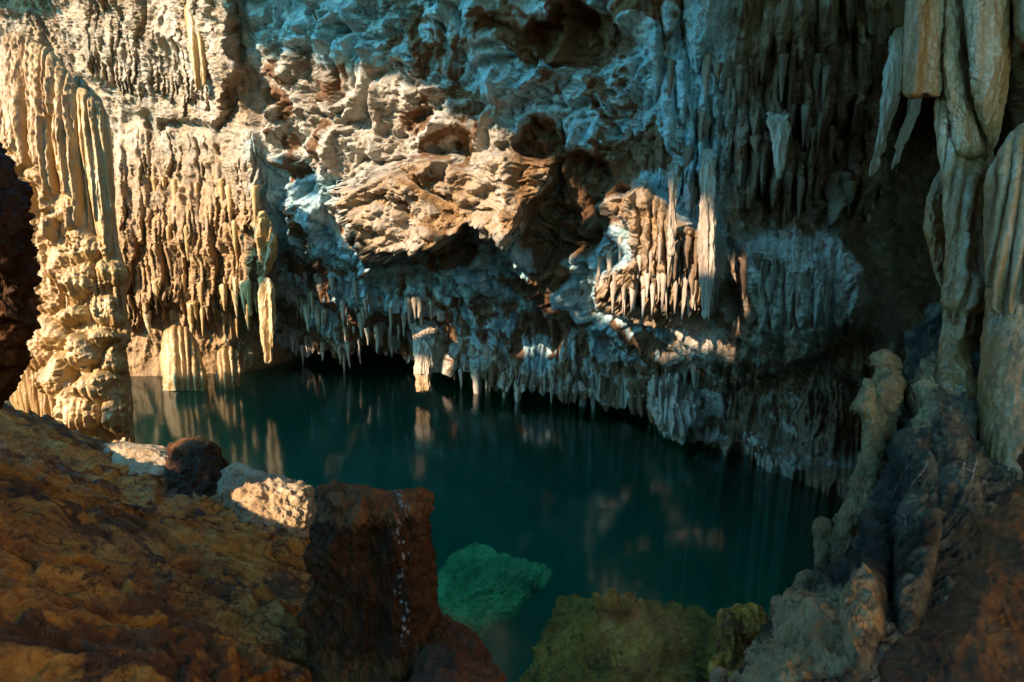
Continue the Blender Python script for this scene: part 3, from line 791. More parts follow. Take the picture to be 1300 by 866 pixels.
SLOPE, SP = solid('rock_slope', [(352, 1225, 1500, 5.0), (390, 1180, 1500, 4.9), (430, 1160, 1500, 4.75), (470, 1146, 1500, 4.55), (520, 1140, 1500, 4.25), (560, 1122, 1500, 4.05), (600, 1108, 1500, 3.9), (660, 1090, 1500, 3.7), (700, 1068, 1500, 3.6), (730, 1044, 1500, 3.5), (760, 1006, 1500, 3.4),
                              (790, 978, 1500, 3.3), (820, 956, 1500, 3.2), (850, 936, 1500, 3.1), (870, 922, 1500, 3.05), (960, 860, 1500, 2.8)], M_SLOPE, thick=0.45, nf=420, ny=420, capt=40, feat=f_slope, sup=2.2,
                    attrs={'stain': slope_pale, 'stain2': lambda px, py, P: sstep(0.0, 0.5, fbm(warp(P, 1, .4) * 1.6, 3, off=3)) * (1 - slope_pale(px, py, P))})
tag(SLOPE, kind='structure')

# ---- writing and scratches on the sooty slope
M_CHALK, nt_ = newmat('scratched_limestone')
g_ = G(nt_); b_ = g_.n('ShaderNodeBsdfPrincipled'); b_.inputs['Roughness'].default_value = 0.9
g_.l(g_.ramp(g_.noise(g_.coords(), 60, 3), [(0.35, (0.08, 0.075, 0.07)), (0.7, (0.36, 0.34, 0.31))]), b_.inputs['Base Color'])
g_.l(b_.outputs[0], g_.n('ShaderNodeOutputMaterial').inputs['Surface'])
class Cast:
    def __init__(s, *obs):
        s.t = []
        for o in obs:
            n = len(o.data.vertices)
            V = np.empty(n * 3, np.float32); o.data.vertices.foreach_get('co', V)
            Q = np.empty(len(o.data.polygons) * 4, np.int32); o.data.loops.foreach_get('vertex_index', Q)
            s.t.append(BVHTree.FromPolygons(V.reshape(-1, 3).tolist(), Q.reshape(-1, 4).tolist()))
    def depth(s, px, py):
        r = ray(px, py); L = float(np.linalg.norm(r))
        best = None
        for t in s.t:
            h = t.ray_cast(Vector(CAM), Vector(r / L), 60.0)
            if h[0] is not None and (best is None or h[3] / L < best): best = h[3] / L
        return best
FACE = Cast(SLOPE, MOUND, SHAFT)
def scratch(strokes, w, label, host=None):
    V, Q = [], []
    for st in strokes:
        pts = []
        for (x0, y0), (x1, y1) in zip(st[:-1], st[1:]):
            n = max(2, int(math.hypot(x1 - x0, y1 - y0) / 1.5))
            pts += [(x0 + (x1 - x0) * i / n, y0 + (y1 - y0) * i / n) for i in range(n)]
        pts.append(st[-1])
        pts = np.array(pts)
        d = np.gradient(pts, axis=0)
        d /= np.linalg.norm(d, axis=1, keepdims=True) + 1e-9
        nn = np.stack([-d[:, 1], d[:, 0]], -1)
        ww = w * (0.75 + 0.35 * noise1(np.arange(len(pts)) / 2.0, 9))[:, None] / 2
        D = np.array([FACE.depth(x, y) or 4.0 for x, y in pts])
        D = D - 0.006
        a_, b2 = pts + nn * ww, pts - nn * ww
        base = len(V)
        V += list(at(a_[:, 0], a_[:, 1], D)) + list(at(b2[:, 0], b2[:, 1], D))
        n = len(pts)
        Q += [(base + i, base + i + 1, base + n + i + 1, base + n + i) for i in range(n - 1)]
    o = link('scratched_writing', mesh_from('scratched_writing', np.array(V), Q), M_CHALK)
    if host is None: o.parent = SLOPE
    else: o.parent = host
    o['label'] = label
scratch([[(1249.5, 414), (1261, 399), (1264, 396), (1272, 395.5)], [(1260, 402), (1266, 401), (1264, 405), (1260, 410), (1261, 412), (1268, 405), (1272, 398)], [(1272, 397), (1270, 406), (1262, 421), (1252, 432)],
         [(1270, 408), (1278, 404)], [(1270, 406), (1274, 415)], [(1282, 403), (1291, 400)]], 1.7, 'white scratched letters', MOUND)
scratch([[(1221, 610), (1223, 598), (1225, 586)], [(1234, 612), (1237, 594), (1241, 584)], [(1225, 594), (1236, 599)]], 2.0, 'faint scratched letter H')
scratch([[(1133, 630), (1144, 606), (1153, 591)], [(1134, 650), (1149, 630), (1160, 612), (1173, 597), (1178, 586)], [(1135, 654), (1147, 645), (1158, 639)], [(1135, 655), (1145, 663)], [(1143, 650), (1150, 657), (1149, 667)], [(1153, 630), (1164, 630)],
         [(1132, 634), (1140, 612)]], 1.3, 'pale scratch lines')
scratch([[(1211, 499), (1220, 490), (1226, 485)], [(1213, 502), (1222, 489)]], 1.6, 'short pale scratches')
# ---- stalagmite with a round head
def f_head(A, py, P, fr):
    return grain(P, 0.85, (1, 1, 0.7), 9) + 0.016 * billow(warp(P, 6, .05) * 17, 3) + 0.006 * billow(P * 42, 2) + fr * mounds(A, py, [(1124, 462, 15, 18, 0.05), (1100, 506, 18, 30, 0.06), (1135, 500, 18, 30, 0.06), (1112, 540, 14, 34, 0.05)])
o, _ = solid('stalagmite', [(446, 1118, 1128, 4.35), (450, 1112, 1134, 4.33), (458, 1109, 1137, 4.3), (470, 1110, 1137, 4.28), (478, 1106, 1140, 4.26), (486, 1096, 1150, 4.24), (505, 1084, 1152, 4.2), (520, 1078, 1148, 4.18), (532, 1092, 1140, 4.16), (560, 1090, 1136, 4.1), (590, 1084, 1134, 4.04),
                            (620, 1076, 1132, 3.97), (660, 1062, 1130, 3.88), (700, 1054, 1126, 3.8), (740, 1046, 1122, 3.68), (800, 1034, 1116, 3.5)], M_GRIT, thick=0.8, nf=150, ny=330, capt=10, feat=f_head)
tag(o, 'gritty ochre stalagmite with a round head and a stem spreading downwards', 'stalagmite')
o, _ = solid('stalagmite', [(655, 1036, 1050, 3.95), (660, 1031, 1056, 3.92), (670, 1029, 1060, 3.9), (685, 1034, 1062, 3.87), (710, 1035, 1062, 3.82), (742, 1032, 1062, 3.75), (770, 1026, 1064, 3.65)], M_GRIT, thick=0.8, nf=80, ny=120, capt=8, feat=lambda A, py, P, fr: grain(P, 0.35, off=4))
tag(o, 'short knobby stalagmite leaning on the foot of the round-headed one', 'stalagmite')
o, _ = solid('boulder', [(722, 1016, 1034, 3.7), (728, 1010, 1042, 3.68), (745, 1007, 1046, 3.62), (765, 1004, 1046, 3.55), (790, 992, 1046, 3.45)], M_GRIT, thick=0.8, nf=70, ny=70, capt=10, feat=lambda A, py, P, fr: grain(P, 0.35, off=8))
tag(o, 'small grey knob of rock below the short knobby stalagmite', 'boulder')
# ---- blurred brown rock, bottom right
o, _ = solid('boulder', [(540, 1296, 1420, 1.75), (600, 1284, 1500, 1.7), (640, 1262, 1500, 1.65), (690, 1240, 1500, 1.6), (720, 1206, 1500, 1.58), (760, 1194, 1500, 1.56), (790, 1160, 1500, 1.54), (810, 1128, 1500, 1.52), (840, 1112, 1500, 1.5), (880, 1098, 1500, 1.48), (980, 1060, 1500, 1.4)], M_RED,
             thick=0.35, nf=260, ny=260, capt=40, feat=lambda A, py, P, fr: 0.5 * grain(P, 1.0) + 0.02 * ridged(warp(P, 2, .2) * [3, 3, 5], 3), attrs={'stain': lambda px, py, P: sstep(-0.3, 0.3, fbm(P * 3.0, 3))})
tag(o, 'reddish brown rock close by in the lower right corner', 'boulder')

# ---- pillars standing in the water at the far left
def pillar(name, rows, label, mat=M_FLOW, seed=0, capt=10):
    o, P = solid(name, rows, mat, thick=0.8, nf=90, ny=120, capt=capt, feat=lambda A, py, P, fr: fr * drips(A, py, [(rows[-1][0] + 6, 6, 7, 0.14, 60)], seed) + grain(P, 0.8, (1, 1, 0.4), seed))
    return tag(o, label, 'stalagmite')
pillar('stalagmite', [(413, 214, 232, 14.0), (420, 208, 242, 13.95), (435, 206, 250, 13.9), (455, 204, 256, 13.8), (470, 204, 262, 13.7), (482, 206, 264, 13.6), (496, 206, 264, 13.6)], 'wide ribbed pillar standing in the water at the far left shore', seed=31)
pillar('stalagmite', [(440, 280, 294, 14.0), (446, 277, 302, 13.95), (458, 276, 305, 13.9), (472, 275, 306, 13.8), (482, 274, 306, 13.8), (494, 274, 306, 13.8)], 'squat ochre pillar standing in the water beside the wide ribbed one', seed=32)
o, _ = solid('drapery', [(352, 330, 346, 13.0), (370, 328, 350, 12.9), (400, 329, 350, 12.9), (430, 330, 349, 12.9), (458, 334, 347, 12.95), (462, 336, 345, 12.95)], M_FLOW, thick=0.6, nf=60, ny=120, capt=8, capb=4, feat=lambda A, py, P, fr: fr * 0.06 * np.sin((A - 330) / 2.1 + 0.6 * noise1(py / 30., 3)) + 0.03 * ridged(P * [8, 8, .8], 3) + grain(P, 0.9, (1, 1, 0.3)))
tag(o, 'bright ochre hanging drapery at the right end of the sunlit wall', 'drapery')
o, _ = solid('drapery', [(-60, 232, 268, 12.4), (0, 234, 272, 12.3), (60, 240, 268, 12.3), (95, 246, 264, 12.3), (116, 250, 258, 12.3)], M_FLOW, thick=0.7, nf=80, ny=160, capt=0, capb=14, feat=lambda A, py, P, fr: fr * drips(A, py, [(112, 22, 8, 0.14, 90)], 7) + grain(P, 0.6, (1, 1, 0.3)))
tag(o, 'pointed cream drapery hanging high on the left wall', 'drapery')
o, _ = solid('drapery', [(268, 326, 338, 12.6), (285, 318, 344, 12.5), (310, 324, 352, 12.45), (330, 330, 350, 12.45), (348, 336, 342, 12.45)], M_FLOW, thick=0.5, nf=70, ny=90, capt=10, capb=10, feat=lambda A, py, P, fr: fr * 0.10 * np.sin((A - 318) / 3.2 + py / 11.0) + 0.04 * ridged(P * [6, 6, 1.8], 3) + grain(P, 1.0, (1, 1, 0.5)))
tag(o, 'curled cream drapery above the ochre one at the end of the sunlit wall', 'drapery')

# ---- the lone stalactite over the water
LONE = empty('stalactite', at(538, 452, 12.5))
tag(LONE, 'thick lone stalactite with a broken tip coloured pale as if sunlit reaching down to the water', 'stalactite')
fl = lambda A, py, P, fr: 0.05 * ridged(warp(P, 1.2, .15) * [5, 5, 0.8], 3) + grain(P, 0.8, (1, 1, 0.35), 2)
solid('shaft', [(405, 521, 557, 14.6), (420, 522, 556, 13.7), (432, 523, 554, 12.65), (446, 525, 552, 12.5), (460, 527, 551, 12.45), (478, 527, 549, 12.4)], M_STAL, thick=0.9, nf=70, ny=110, capt=0, capb=3, feat=fl, parent=LONE)
o, SOLIDS['tip'] = solid('tip', [(474, 527.5, 548.5, 12.4), (488, 528, 548, 12.4), (499, 529, 547, 12.4)], M_PALE, thick=0.9, nf=70, ny=60, capt=3, capb=3, feat=lambda A, py, P, fr: fl(A, py, P, fr) - 0.05 * sstep(492, 500, py) * hash1(np.floor(A / 4), 5), parent=LONE)  # sunlight on the tip is put into its pale stone colour
o['label'] = 'broken lower end coloured pale as if sunlit'
# ---- ragged tooth of rock hanging at the right end of the lip
o, _ = solid('stalactite', [(478, 826, 880, 11.2), (498, 822, 884, 10.4), (515, 824, 884, 9.8), (530, 830, 880, 9.5), (545, 838, 872, 9.35), (556, 846, 864, 9.3), (560, 850, 858, 9.3)], M_STAL, thick=0.8, nf=130, ny=120, capt=10, capb=5,
             feat=lambda A, py, P, fr: fr * drips(A, py, [(515, 20, 9, 0.2, 24), (540, 14, 6, 0.16, 20), (562, 14, 7, 0.2, 24)], 61) + 0.08 * ridged(P * [3, 3, 1.2], 3) + grain(P, 1.2, (1, 1, 0.4)))
tag(o, 'ragged grey cluster of fused stalactites pointing down at the water', 'stalactite')

# ------------------------------------------------------------------ under water
o, SOLIDS['slab'] = solid('boulder', [(688, 600, 608, 8.2), (696, 586, 622, 8.05), (708, 566, 660, 7.85), (718, 560, 696, 7.65), (726, 556, 704, 7.5), (745, 552, 692, 7.25), (770, 552, 664, 7.0), (795, 560, 642, 6.8), (806, 572, 616, 6.7), (820, 588, 604, 6.6)], M_UNDER, thick=0.25, nf=180, ny=140, capt=10, capb=8,
             feat=lambda A, py, P, fr: grain(P, 1.1) + 0.04 * billow(P * 2.0, 3))
tag(o, 'green slab of rock lit under the water right of the broad stump', 'boulder')
def f_alg(A, py, P, fr): return grain(P, 1.1) + 0.07 * ridged(warp(P, 1.5, 0.3) * 1.3, 3, off=5) + 0.02 * billow(P * 6, 3)
YB = empty('boulder', at(800, 860, 4.9))
tag(YB, 'big yellow green boulder with knobs on top under the shallow water', 'boulder')
solid('body', [(752, 752, 792, 5.9), (757, 722, 826, 5.85), (764, 706, 850, 5.8), (774, 698, 880, 5.7), (790, 690, 930, 5.5), (820, 680, 960, 5.25), (850, 664, 975, 5.05), (880, 650, 985, 4.9), (960, 620, 1000, 4.5)], M_ALGAE, thick=0.35, nf=240, ny=180, capt=12, feat=f_alg, parent=YB)
for x0, y0, w, h in ((757, 752, 14, 40), (777, 745, 16, 30), (799, 750, 14, 24), (768, 764, 12, 30)):
    solid('knob', [(y0, x0 - w * .3, x0 + w * .3, 5.45), (y0 + h * .3, x0 - w * .5, x0 + w * .5, 5.45), (y0 + h, x0 - w * .8, x0 + w * .8, 5.4)], M_ALGAE, thick=0.9, nf=30, ny=30, capt=5, feat=lambda A, py, P, fr: grain(P, 0.4) + 0.01 * billow(P * 20, 2), parent=YB)
o, _ = solid('boulder', [(764, 950, 964, 4.6), (772, 920, 972, 4.55), (782, 912, 982, 4.5), (800, 908, 990, 4.4), (830, 906, 980, 4.3), (860, 900, 970, 4.2), (920, 890, 960, 4.0)], M_ALGAE, thick=0.6, nf=110, ny=110, capt=10, feat=lambda A, py, P, fr: grain(P, 0.9) + 0.03 * billow(P * 5, 3))
tag(o, 'knobbly golden rock under the water against the right hand slope', 'boulder')
o, _ = solid('pebble', [(846, 906, 918, 3.15), (850, 903, 922, 3.14), (860, 902, 924, 3.12), (875, 900, 924, 3.1)], M_PALE, thick=0.8, nf=40, ny=30, capt=6, feat=lambda A, py, P, fr: grain(P, 0.2))
tag(o, 'small whitish stone at the foot of the right hand slope', 'pebble')

# ------------------------------------------------------------------ pool
gx, gy = np.meshgrid(np.linspace(-15, 9, 160), np.linspace(0.2, 24, 160))
bz = -4.6 + 0.5 * fbm(np.stack([gx, gy, 0 * gx], -1) * 0.35, 4)
o = grid_obj('pool_bed', np.stack([gx, gy, bz], -1), M_BED)
tag(o, kind='structure')

def make_water():
    x0, x1, y0, y1, zb = -14.5, 8.5, 0.6, 23.0, -5.6
    V = [(x0, y0, 0), (x1, y0, 0), (x1, y1, 0), (x0, y1, 0), (x0, y0, zb), (x1, y0, zb), (x1, y1, zb), (x0, y1, zb)]
    Q = [(0, 1, 2, 3), (7, 6, 5, 4), (0, 4, 5, 1), (1, 5, 6, 2), (2, 6, 7, 3), (3, 7, 4, 0)]
    me = mesh_from('water', V, Q, smooth=False)
    m, nt = newmat('pool_water')
    g = G(nt)
    P = g.coords()
    h = g.math('ADD', g.noise(P, 1.3, 3, 0.5), g.math('MULTIPLY', g.noise(P, 6.0, 2, 0.5), 0.25))
    bp = g.n('ShaderNodeBump')
    bp.inputs['Strength'].default_value = 0.09
    bp.inputs['Distance'].default_value = 0.05
    g.l(h, bp.inputs['Height'])
    fr = g.n('ShaderNodeFresnel'); fr.inputs['IOR'].default_value = 1.33
    g.l(bp.outputs[0], fr.inputs['Normal'])
    gl = g.n('ShaderNodeBsdfGlossy'); gl.inputs['Roughness'].default_value = 0.10
    g.l(bp.outputs[0], gl.inputs['Normal'])
    tr = g.n('ShaderNodeBsdfTransparent')
    mx = g.n('ShaderNodeMixShader')
    g.l(fr.outputs[0], mx.inputs[0]); g.l(tr.outputs[0], mx.inputs[1]); g.l(gl.outputs[0], mx.inputs[2])
    out = g.n('ShaderNodeOutputMaterial')
    g.l(mx.outputs[0], out.inputs['Surface'])
    ab = g.n('ShaderNodeVolumeAbsorption'); ab.inputs['Color'].default_value = (0.0, 0.78, 0.60, 1); ab.inputs['Density'].default_value = 0.33
    scn = g.n('ShaderNodeVolumeScatter'); scn.inputs['Color'].default_value = (0.05, 0.88, 0.72, 1); scn.inputs['Density'].default_value = 0.062
    ad = g.n('ShaderNodeAddShader')
    g.l(ab.outputs[0], ad.inputs[0]); g.l(scn.outputs[0], ad.inputs[1]); g.l(ad.outputs[0], out.inputs['Volume'])
    o = link('water', me, m)
    return tag(o, kind='structure')
WATER = make_water()
print('bodies', time.time() - T0)


# ------------------------------------------------------------------ hanging stalactites, one object each
def stal_mesh(seed, pts=12, rings=20):
    r = np.random.default_rng(seed)
    s = np.linspace(0, 1, rings)
    th = np.linspace(0, 2 * math.pi, pts, endpoint=False)
    prof = (1 - s) ** r.uniform(0.6, 1.0) * (1 + 0.22 * fbm(np.stack([s * 5, 0 * s + seed, 0 * s], -1), 3)) + 0.10
    prof *= np.sqrt(np.clip((1 - s) / 0.05, 0, 1))
    prof *= np.sqrt(np.clip((s + 0.004) / 0.10, 0, 1))
    flute = 1 + 0.22 * np.cos(th * r.integers(3, 6) + r.uniform(0, 6))[None] * (1 - s[:, None]) + 0.10 * r.normal(size=(rings, pts)) * 0.6
    X = prof[:, None] * flute * np.cos(th) + (0.35 * (noise1(s * 2.2, seed)) * s)[:, None]
    Y = prof[:, None] * flute * np.sin(th) + (1.6 * np.clip(1 - s / 0.14, 0, 1) ** 1.6)[:, None]
    Z = -np.repeat(s[:, None], pts, 1)
    return mesh_from('stalactite', np.stack([X, Y, Z], -1), grid_faces(rings, pts, True))
STM = {}
def proto(mat, n=6):
    if mat.name not in STM:
        ms = []
        for k in range(n):
            me = stal_mesh(100 + k + 10 * len(STM)); me.materials.append(mat); ms.append(me)
        STM[mat.name] = ms
    return STM[mat.name]
def hang(px, py, L, r, mat, label, group, out=0.5):
    D = HIT.depth(px, py)
    if D is None: return
    Ds = [HIT.depth(px + a, py + b) for a, b in ((0, -9), (-5, -3), (5, -3))]
    if any(d is None or d > D + 0.45 for d in Ds): return
    p = at(px, py, D - r * out)
    o = bpy.data.objects.new('stalactite', random.choice(proto(mat)))
    COL.objects.link(o)
    o.location = (p[0], p[1], p[2] + 0.12 * L)
    o.rotation_euler = (random.uniform(-.04, .04), random.uniform(-.04, .04), random.uniform(-0.6, 0.6))
    k = min(1.15, D / 11.0)
    o.scale = (r * k, r * k * random.uniform(0.8, 1.3), L * 1.12 * k)
    tag(o, label, 'stalactite', group)
lip = lambda x: float(np.interp(x, EDGE[:, 0], EDGE[:, 1]))
for k in range(38):
    xc = random.uniform(362, 1020)
    oy = random.choice((2, 8, 16, 30, 46, 62)) * random.uniform(0.7, 1.2) + 6
    big = random.uniform(0.7, 1.9)
    for q in range(random.randint(2, 6)):
        x = xc + random.gauss(0, 9)
        if abs(x - 541) < 34: continue
        L = min(0.95, random.expovariate(1 / 0.24) * big * 0.8 + 0.10)
        hang(x, lip(x) - oy + random.gauss(0, 5), L, (0.022 + 0.075 * L) * random.uniform(0.75, 1.3), M_STAL, 'small grey stalactite in the shaded fringe above the dark water', 'stalactites of the fringe above the water')
for k in range(46):
    x = random.uniform(180, 345)
    y = random.choice((392, 396, 356, 360, 288, 230)) + random.uniform(-8, 8)
    hang(x, y, random.uniform(0.3, 0.75), random.uniform(0.045, 0.085), M_FLOW, 'golden stalactite on the tiers of the sunlit left wall', 'stalactites on the sunlit left wall')
for k in range(34):
    x = 758 + (k + random.uniform(0, .8)) * 4.4
    y = random.uniform(345, 372) if k % 3 else random.uniform(300, 330)
    hang(x, y, random.uniform(0.4, 0.85), random.uniform(0.035, 0.06), M_STAL, 'slender cream stalactite of the sunlit cluster right of the brown hollow', 'stalactites of the sunlit cluster')
for k in range(66):
    x = random.uniform(850, 1110)
    y = random.choice((90, 150, 190, 230, 270, 300, 340)) + random.uniform(-18, 18)
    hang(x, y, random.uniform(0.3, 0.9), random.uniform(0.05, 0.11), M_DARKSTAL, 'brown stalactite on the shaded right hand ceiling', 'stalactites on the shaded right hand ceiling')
for k in range(26):
    x = random.uniform(352, 560)
    y = np.interp(x, [352, 560], [345, 390]) + random.uniform(-8, 20)
    hang(x, y, random.uniform(0.25, 0.6), random.uniform(0.04, 0.07), M_STAL, 'grey stalactite under the arched roof line left of the lone stalactite', 'stalactites under the arched roof line')
def hung(rows, label, mat=M_STAL, name='stalactite', cat='stalactite', out=0.25, nf=60, ny=110, seed=0):
    rr = []
    ds = [HIT.depth((a + b) / 2, y) or 9 for y, a, b in rows]
    d = min(ds)
    y0, a0, b0 = rows[0]
    rr.append((y0 - 16, a0, b0, d + 0.8))
    for (y, a, b) in rows: rr.append((y, a, b, d - out))
    o, _ = solid(name, rr, mat, thick=0.8, nf=nf, ny=ny, capt=6, capb=6, feat=lambda A, py, P, fr: 0.035 * ridged(P * [7, 7, .7], 3, off=seed) + grain(P, 0.8, (1, 1, .35), seed))
    return tag(o, label, cat)
hung([(205, 888, 908), (260, 886, 908), (330, 886, 908), (380, 888, 904), (406, 892, 897)], 'long cream stalactite at the right end of the sunlit cluster', seed=1)
hung([(222, 846, 862), (270, 846, 860), (310, 849, 857), (326, 851, 854)], 'long pointed stalactite hanging above the middle of the sunlit cluster', seed=2)
hung([(150, 974, 1004), (175, 978, 1002), (205, 982, 998), (228, 988, 992)], 'short cream stalactite with a ragged end high on the shaded right ceiling', M_STAL, seed=3)
hung([(40, 1132, 1150), (130, 1118, 1142), (190, 1106, 1124), (224, 1100, 1110)], 'slanting blue grey rib of rock left of the heavy folds', M_STAL, 'rock_rib', 'rock rib', 0.5, seed=4)
hung([(110, 1158, 1176), (150, 1146, 1162), (200, 1132, 1144), (216, 1128, 1136)], 'thin slanting rib of rock below the cut end of the heavy folds', M_STAL, 'rock_rib', 'rock rib', 0.8, seed=5)

#LIGHT
SUNV = np.array([-0.57, -0.68, 0.46]); SUNV /= np.linalg.norm(SUNV)
# ------------------------------------------------------------------ behind the camera: ground, plus rock sheets added to mask and bounce the sun
LIT_A = [(-60, -60), (275, -60), (300, 30), (330, 60), (420, 70), (500, 95), (560, 95), (570, 140), (640, 150), (690, 190), (712, 205), (700, 240), (672, 268), (655, 305), (640, 325), (600, 300), (565, 320), (520, 328),
         (470, 345), (440, 310), (415, 260), (418, 235), (380, 215), (350, 190), (335, 180), (352, 240), (364, 290), (374, 330), (368, 475), (160, 560), (-60, 560)]
LIT_B = [(775, 250), (812, 245), (850, 262), (872, 290), (908, 300), (908, 420), (860, 420), (790, 412), (752, 378), (765, 355), (800, 335), (792, 290)]
GOBO_Y = -5.0
POOL_LIT = [(400, 560), (520, 540), (640, 580), (700, 640), (700, 720), (600, 790), (562, 780), (556, 640), (420, 610)]
def build_gobo():
    cell = 0.2
    xs = np.arange(-34, 16, cell); zs = np.arange(-2, 30, cell)
    lit, dark = np.zeros((len(zs), len(xs))), np.zeros((len(zs), len(xs)))
    def splat(P, acc, w=1.0):
        t = (P[..., 1] - GOBO_Y) / -SUNV[1]
        X, Z = P[..., 0] + SUNV[0] * t, P[..., 2] + SUNV[2] * t
        ix, iz = np.round((X - xs[0]) / cell).astype(int), np.round((Z - zs[0]) / cell).astype(int)
        ok = (ix >= 0) & (ix < len(xs)) & (iz >= 0) & (iz < len(zs))
        np.add.at(acc, (iz[ok], ix[ok]), w)
    Q = WP - CAM
    dep = Q[..., 1] * cp - Q[..., 2] * sp
    px, py = 650 + F * Q[..., 0] / dep, 433 - F * (Q[..., 1] * sp + Q[..., 2] * cp) / dep
    inlit = np.maximum(poly_sd(px, py, LIT_A), poly_sd(px, py, LIT_B)) > 0
    splat(WP[inlit], lit); splat(WP[~inlit & (px > -40)], dark)
    sunny = [WP[inlit][::3]]
    splat(WP[(poly_sd(px, py, BULGE) > -6)], lit, 4.0)
    splat(WP[(poly_sd(px, py, LIT_B) > -4)], lit, 3.0)
    for k, w in (('column', 2.0), ('pale', 14.0), ('flat', 20.0), ('slab', 5.0), ('tip', 3.0)):
        splat(SOLIDS[k].reshape(-1, 3), lit, w)
        sunny.append(SOLIDS[k].reshape(-1, 3))
    gp = np.array([v.co[:] for v in GROUND.data.vertices])
    gp = gp[gp[:, 2] > 0.3]
    splat(gp, dark, 1.5)
    splat(SOLIDS['little'].reshape(-1, 3), dark, 2.0); splat(SOLIDS['stump'].reshape(-1, 3), dark, 1.0)
    # a shaft of sun reaches the middle of the pool, the rest of the water stays in shade
    wx, wy = np.meshgrid(np.linspace(-7, 4, 260), np.linspace(4, 13, 260))
    W0 = np.stack([wx, wy, 0 * wx], -1)
    Qw = W0 - CAM
    dw = Qw[..., 1] * cp - Qw[..., 2] * sp
    wpx, wpy = 650 + F * Qw[..., 0] / dw, 433 - F * (Qw[..., 1] * sp + Qw[..., 2] * cp) / dw
    wl = poly_sd(wpx, wpy, POOL_LIT) > 0
    splat(W0[wl], lit, 4.0); splat(W0[~wl], dark, 0.15)
    sunny.append(W0[wl])
    ry, rz = np.meshgrid(np.linspace(-4.5, 2.2, 90), np.linspace(0.6, 8.0, 90))
    RW = np.stack([0 * ry + 4.7, ry, rz], -1)
    splat(RW, lit, 3.0); sunny.append(RW.reshape(-1, 3))  # lets sun through onto the added bounce wall
    sx, sy = np.meshgrid(np.linspace(2.0, 5.5, 80), np.linspace(2, 5.5, 80))
    for z in (0.5, 2.0, 3.5, 5.0, 6.0): splat(np.stack([sx, sy, 0 * sx + z], -1), dark, 1)
    sc_ = blur(blur(lit, 2, 0), 2, 1); sd_ = blur(blur(dark, 2, 0), 2, 1)
    XX, ZZ = np.meshgrid(xs, zs)
    prior = ((XX < -15) & (ZZ > 11)) | ((ZZ > 19.5) & (XX < -7))
    op = (sc_ + 0.05 * prior) > (sd_ + 0.05 * (~prior))
    op = blur(blur(op.astype(float), 1, 0), 1, 1) > 0.5
    P = np.stack([XX, np.full_like(XX, GOBO_Y), ZZ], -1)
    P[..., 1] += 0.5 * fbm(P * 0.5, 4)
    Qf = grid_faces(len(zs), len(xs))
    keep = ~(op[:-1, :-1] & op[1:, 1:] & op[:-1, 1:] & op[1:, :-1]).reshape(-1)
    o = link('cave_wall', mesh_from('gobo_rock', P, Qf[keep]), M_BLOCKER)  # added unseen sheet, holes cut to put sun on the lit areas
    tag(o, kind='structure')
    # unseen left wall and roof added to block skylight, cut open for the sun
    S = np.concatenate(sunny)
    def shield(name, ax, val, u, v, bumpy, sag=None):
        ia = [i for i in range(3) if i != ax]
        t = (S[:, ax] - val) / -SUNV[ax]
        ok = t > 0
        hu, hv = S[ok, ia[0]] + SUNV[ia[0]] * t[ok], S[ok, ia[1]] + SUNV[ia[1]] * t[ok]
        c = u[1] - u[0]
        acc = np.zeros((len(v), len(u)))
        iu, iv = np.round((hu - u[0]) / c).astype(int), np.round((hv - v[0]) / c).astype(int)
        k = (iu >= 0) & (iu < len(u)) & (iv >= 0) & (iv < len(v))
        np.add.at(acc, (iv[k], iu[k]), 1.0)
        opn = blur(blur((acc > 0.5).astype(float), 2, 0), 2, 1) > 0.2
        U, Vv = np.meshgrid(u, v)
        P = np.zeros(U.shape + (3,))
        P[..., ia[0]], P[..., ia[1]], P[..., ax] = U, Vv, val
        P[..., ax] += bumpy * fbm(P * 0.7, 4)
        keep = ~(opn[:-1, :-1] | opn[1:, 1:] | opn[:-1, 1:] | opn[1:, :-1]).reshape(-1)
        tag(link(name, mesh_from(name, P, grid_faces(len(v), len(u))[keep]), M_BLOCKER), kind='structure')
    shield('cave_wall', 0, -5.3, np.arange(-6, 4.6, 0.15), np.arange(-1, 9.0, 0.15), 0.25)
    shield('roof_shield', 2, 8.6, np.arange(-5.4, 7.0, 0.15), np.arange(-6, 4.4, 0.15), 0.3)
    gy, gz = np.meshgrid(np.linspace(GOBO_Y - 0.5, 9.5, 120), np.linspace(-3, 11, 90))
    P = np.stack([4.7 + 3.8 * sstep(2.4, 5.0, gy) + 0.4 * fbm(np.stack([0 * gy, gy, gz], -1) * 0.5, 4), gy, gz], -1)
    tag(grid_obj('cave_wall', P, M_BOUNCE), kind='structure')  # unseen ochre wall added to bounce warm sunlight onto the foreground
    gx, gy = np.meshgrid(np.linspace(-30, 16, 90), np.linspace(-16, 1.2, 60))
    P = np.stack([gx, gy, 1.0 - 0.12 * gy + 0.10 * np.clip(-4 - gx, 0, 20) + 0.3 * fbm(np.stack([gx, gy, 0 * gx], -1) * 0.5, 4)], -1)
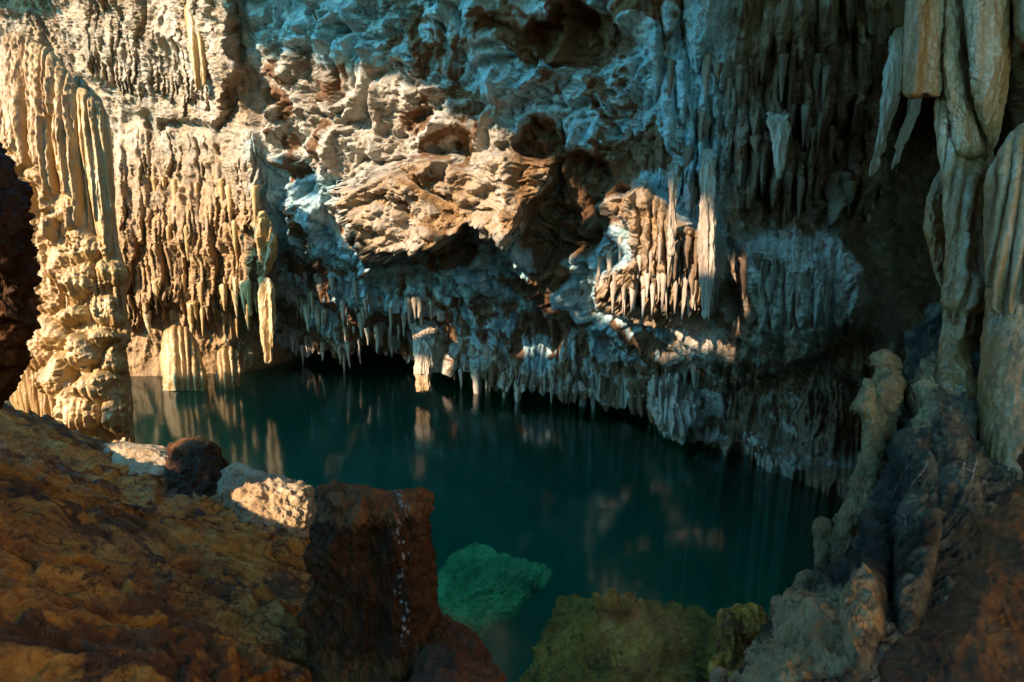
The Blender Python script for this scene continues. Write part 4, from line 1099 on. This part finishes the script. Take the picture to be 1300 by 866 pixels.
    tag(grid_obj('ground', P, M_LEDGE), kind='structure')
build_gobo()
sun = bpy.data.lights.new('sun', 'SUN'); sun.energy = 2.75; sun.angle = math.radians(0.5); sun.color = (1.0, 0.79, 0.58)
so = bpy.data.objects.new('sun', sun); COL.objects.link(so)
so.rotation_euler = Vector(-SUNV).to_track_quat('-Z', 'Y').to_euler()
W = bpy.data.worlds.new('World'); SC.world = W; W.use_nodes = True
nt = W.node_tree
bg = nt.nodes['Background']
sky = nt.nodes.new('ShaderNodeTexSky'); sky.sky_type = 'NISHITA'; sky.sun_disc = False
sky.sun_elevation = math.asin(SUNV[2]); sky.sun_rotation = math.atan2(SUNV[0], SUNV[1])
sky.ozone_density = 6.0
tint = nt.nodes.new('ShaderNodeMix'); tint.data_type = 'RGBA'; tint.blend_type = 'MULTIPLY'; tint.inputs[0].default_value = 1.0
tint.inputs[7].default_value = (0.34, 0.95, 0.98, 1)
nt.links.new(sky.outputs[0], tint.inputs[6]); nt.links.new(tint.outputs[2], bg.inputs['Color']); bg.inputs['Strength'].default_value = 0.15

camd = bpy.data.cameras.new('camera'); camd.sensor_width = 36; camd.lens = 36 * F / 1300.0; camd.clip_end = 500; camd.clip_start = 0.05
camo = bpy.data.objects.new('camera', camd); COL.objects.link(camo)
camo.location = CAM; camo.rotation_euler = (math.radians(90) - PITCH, 0, 0)
camd.dof.use_dof = True; camd.dof.focus_distance = 9.0; camd.dof.aperture_fstop = 3.4
SC.camera = camo
vs = SC.view_settings
vs.view_transform = 'Standard'; vs.look = 'None'; vs.gamma = 1; vs.exposure = 2.45; vs.use_curve_mapping = False
SC.render.engine = 'CYCLES'
SC.cycles.use_denoising = True
SC.cycles.max_bounces = 8; SC.cycles.diffuse_bounces = 4; SC.cycles.glossy_bounces = 3; SC.cycles.transparent_max_bounces = 12; SC.cycles.volume_bounces = 1
SC.cycles.sample_clamp_indirect = 4.0
print('done', time.time() - T0, sum(o.name.startswith('stalactite') and o.parent is None for o in bpy.data.objects))
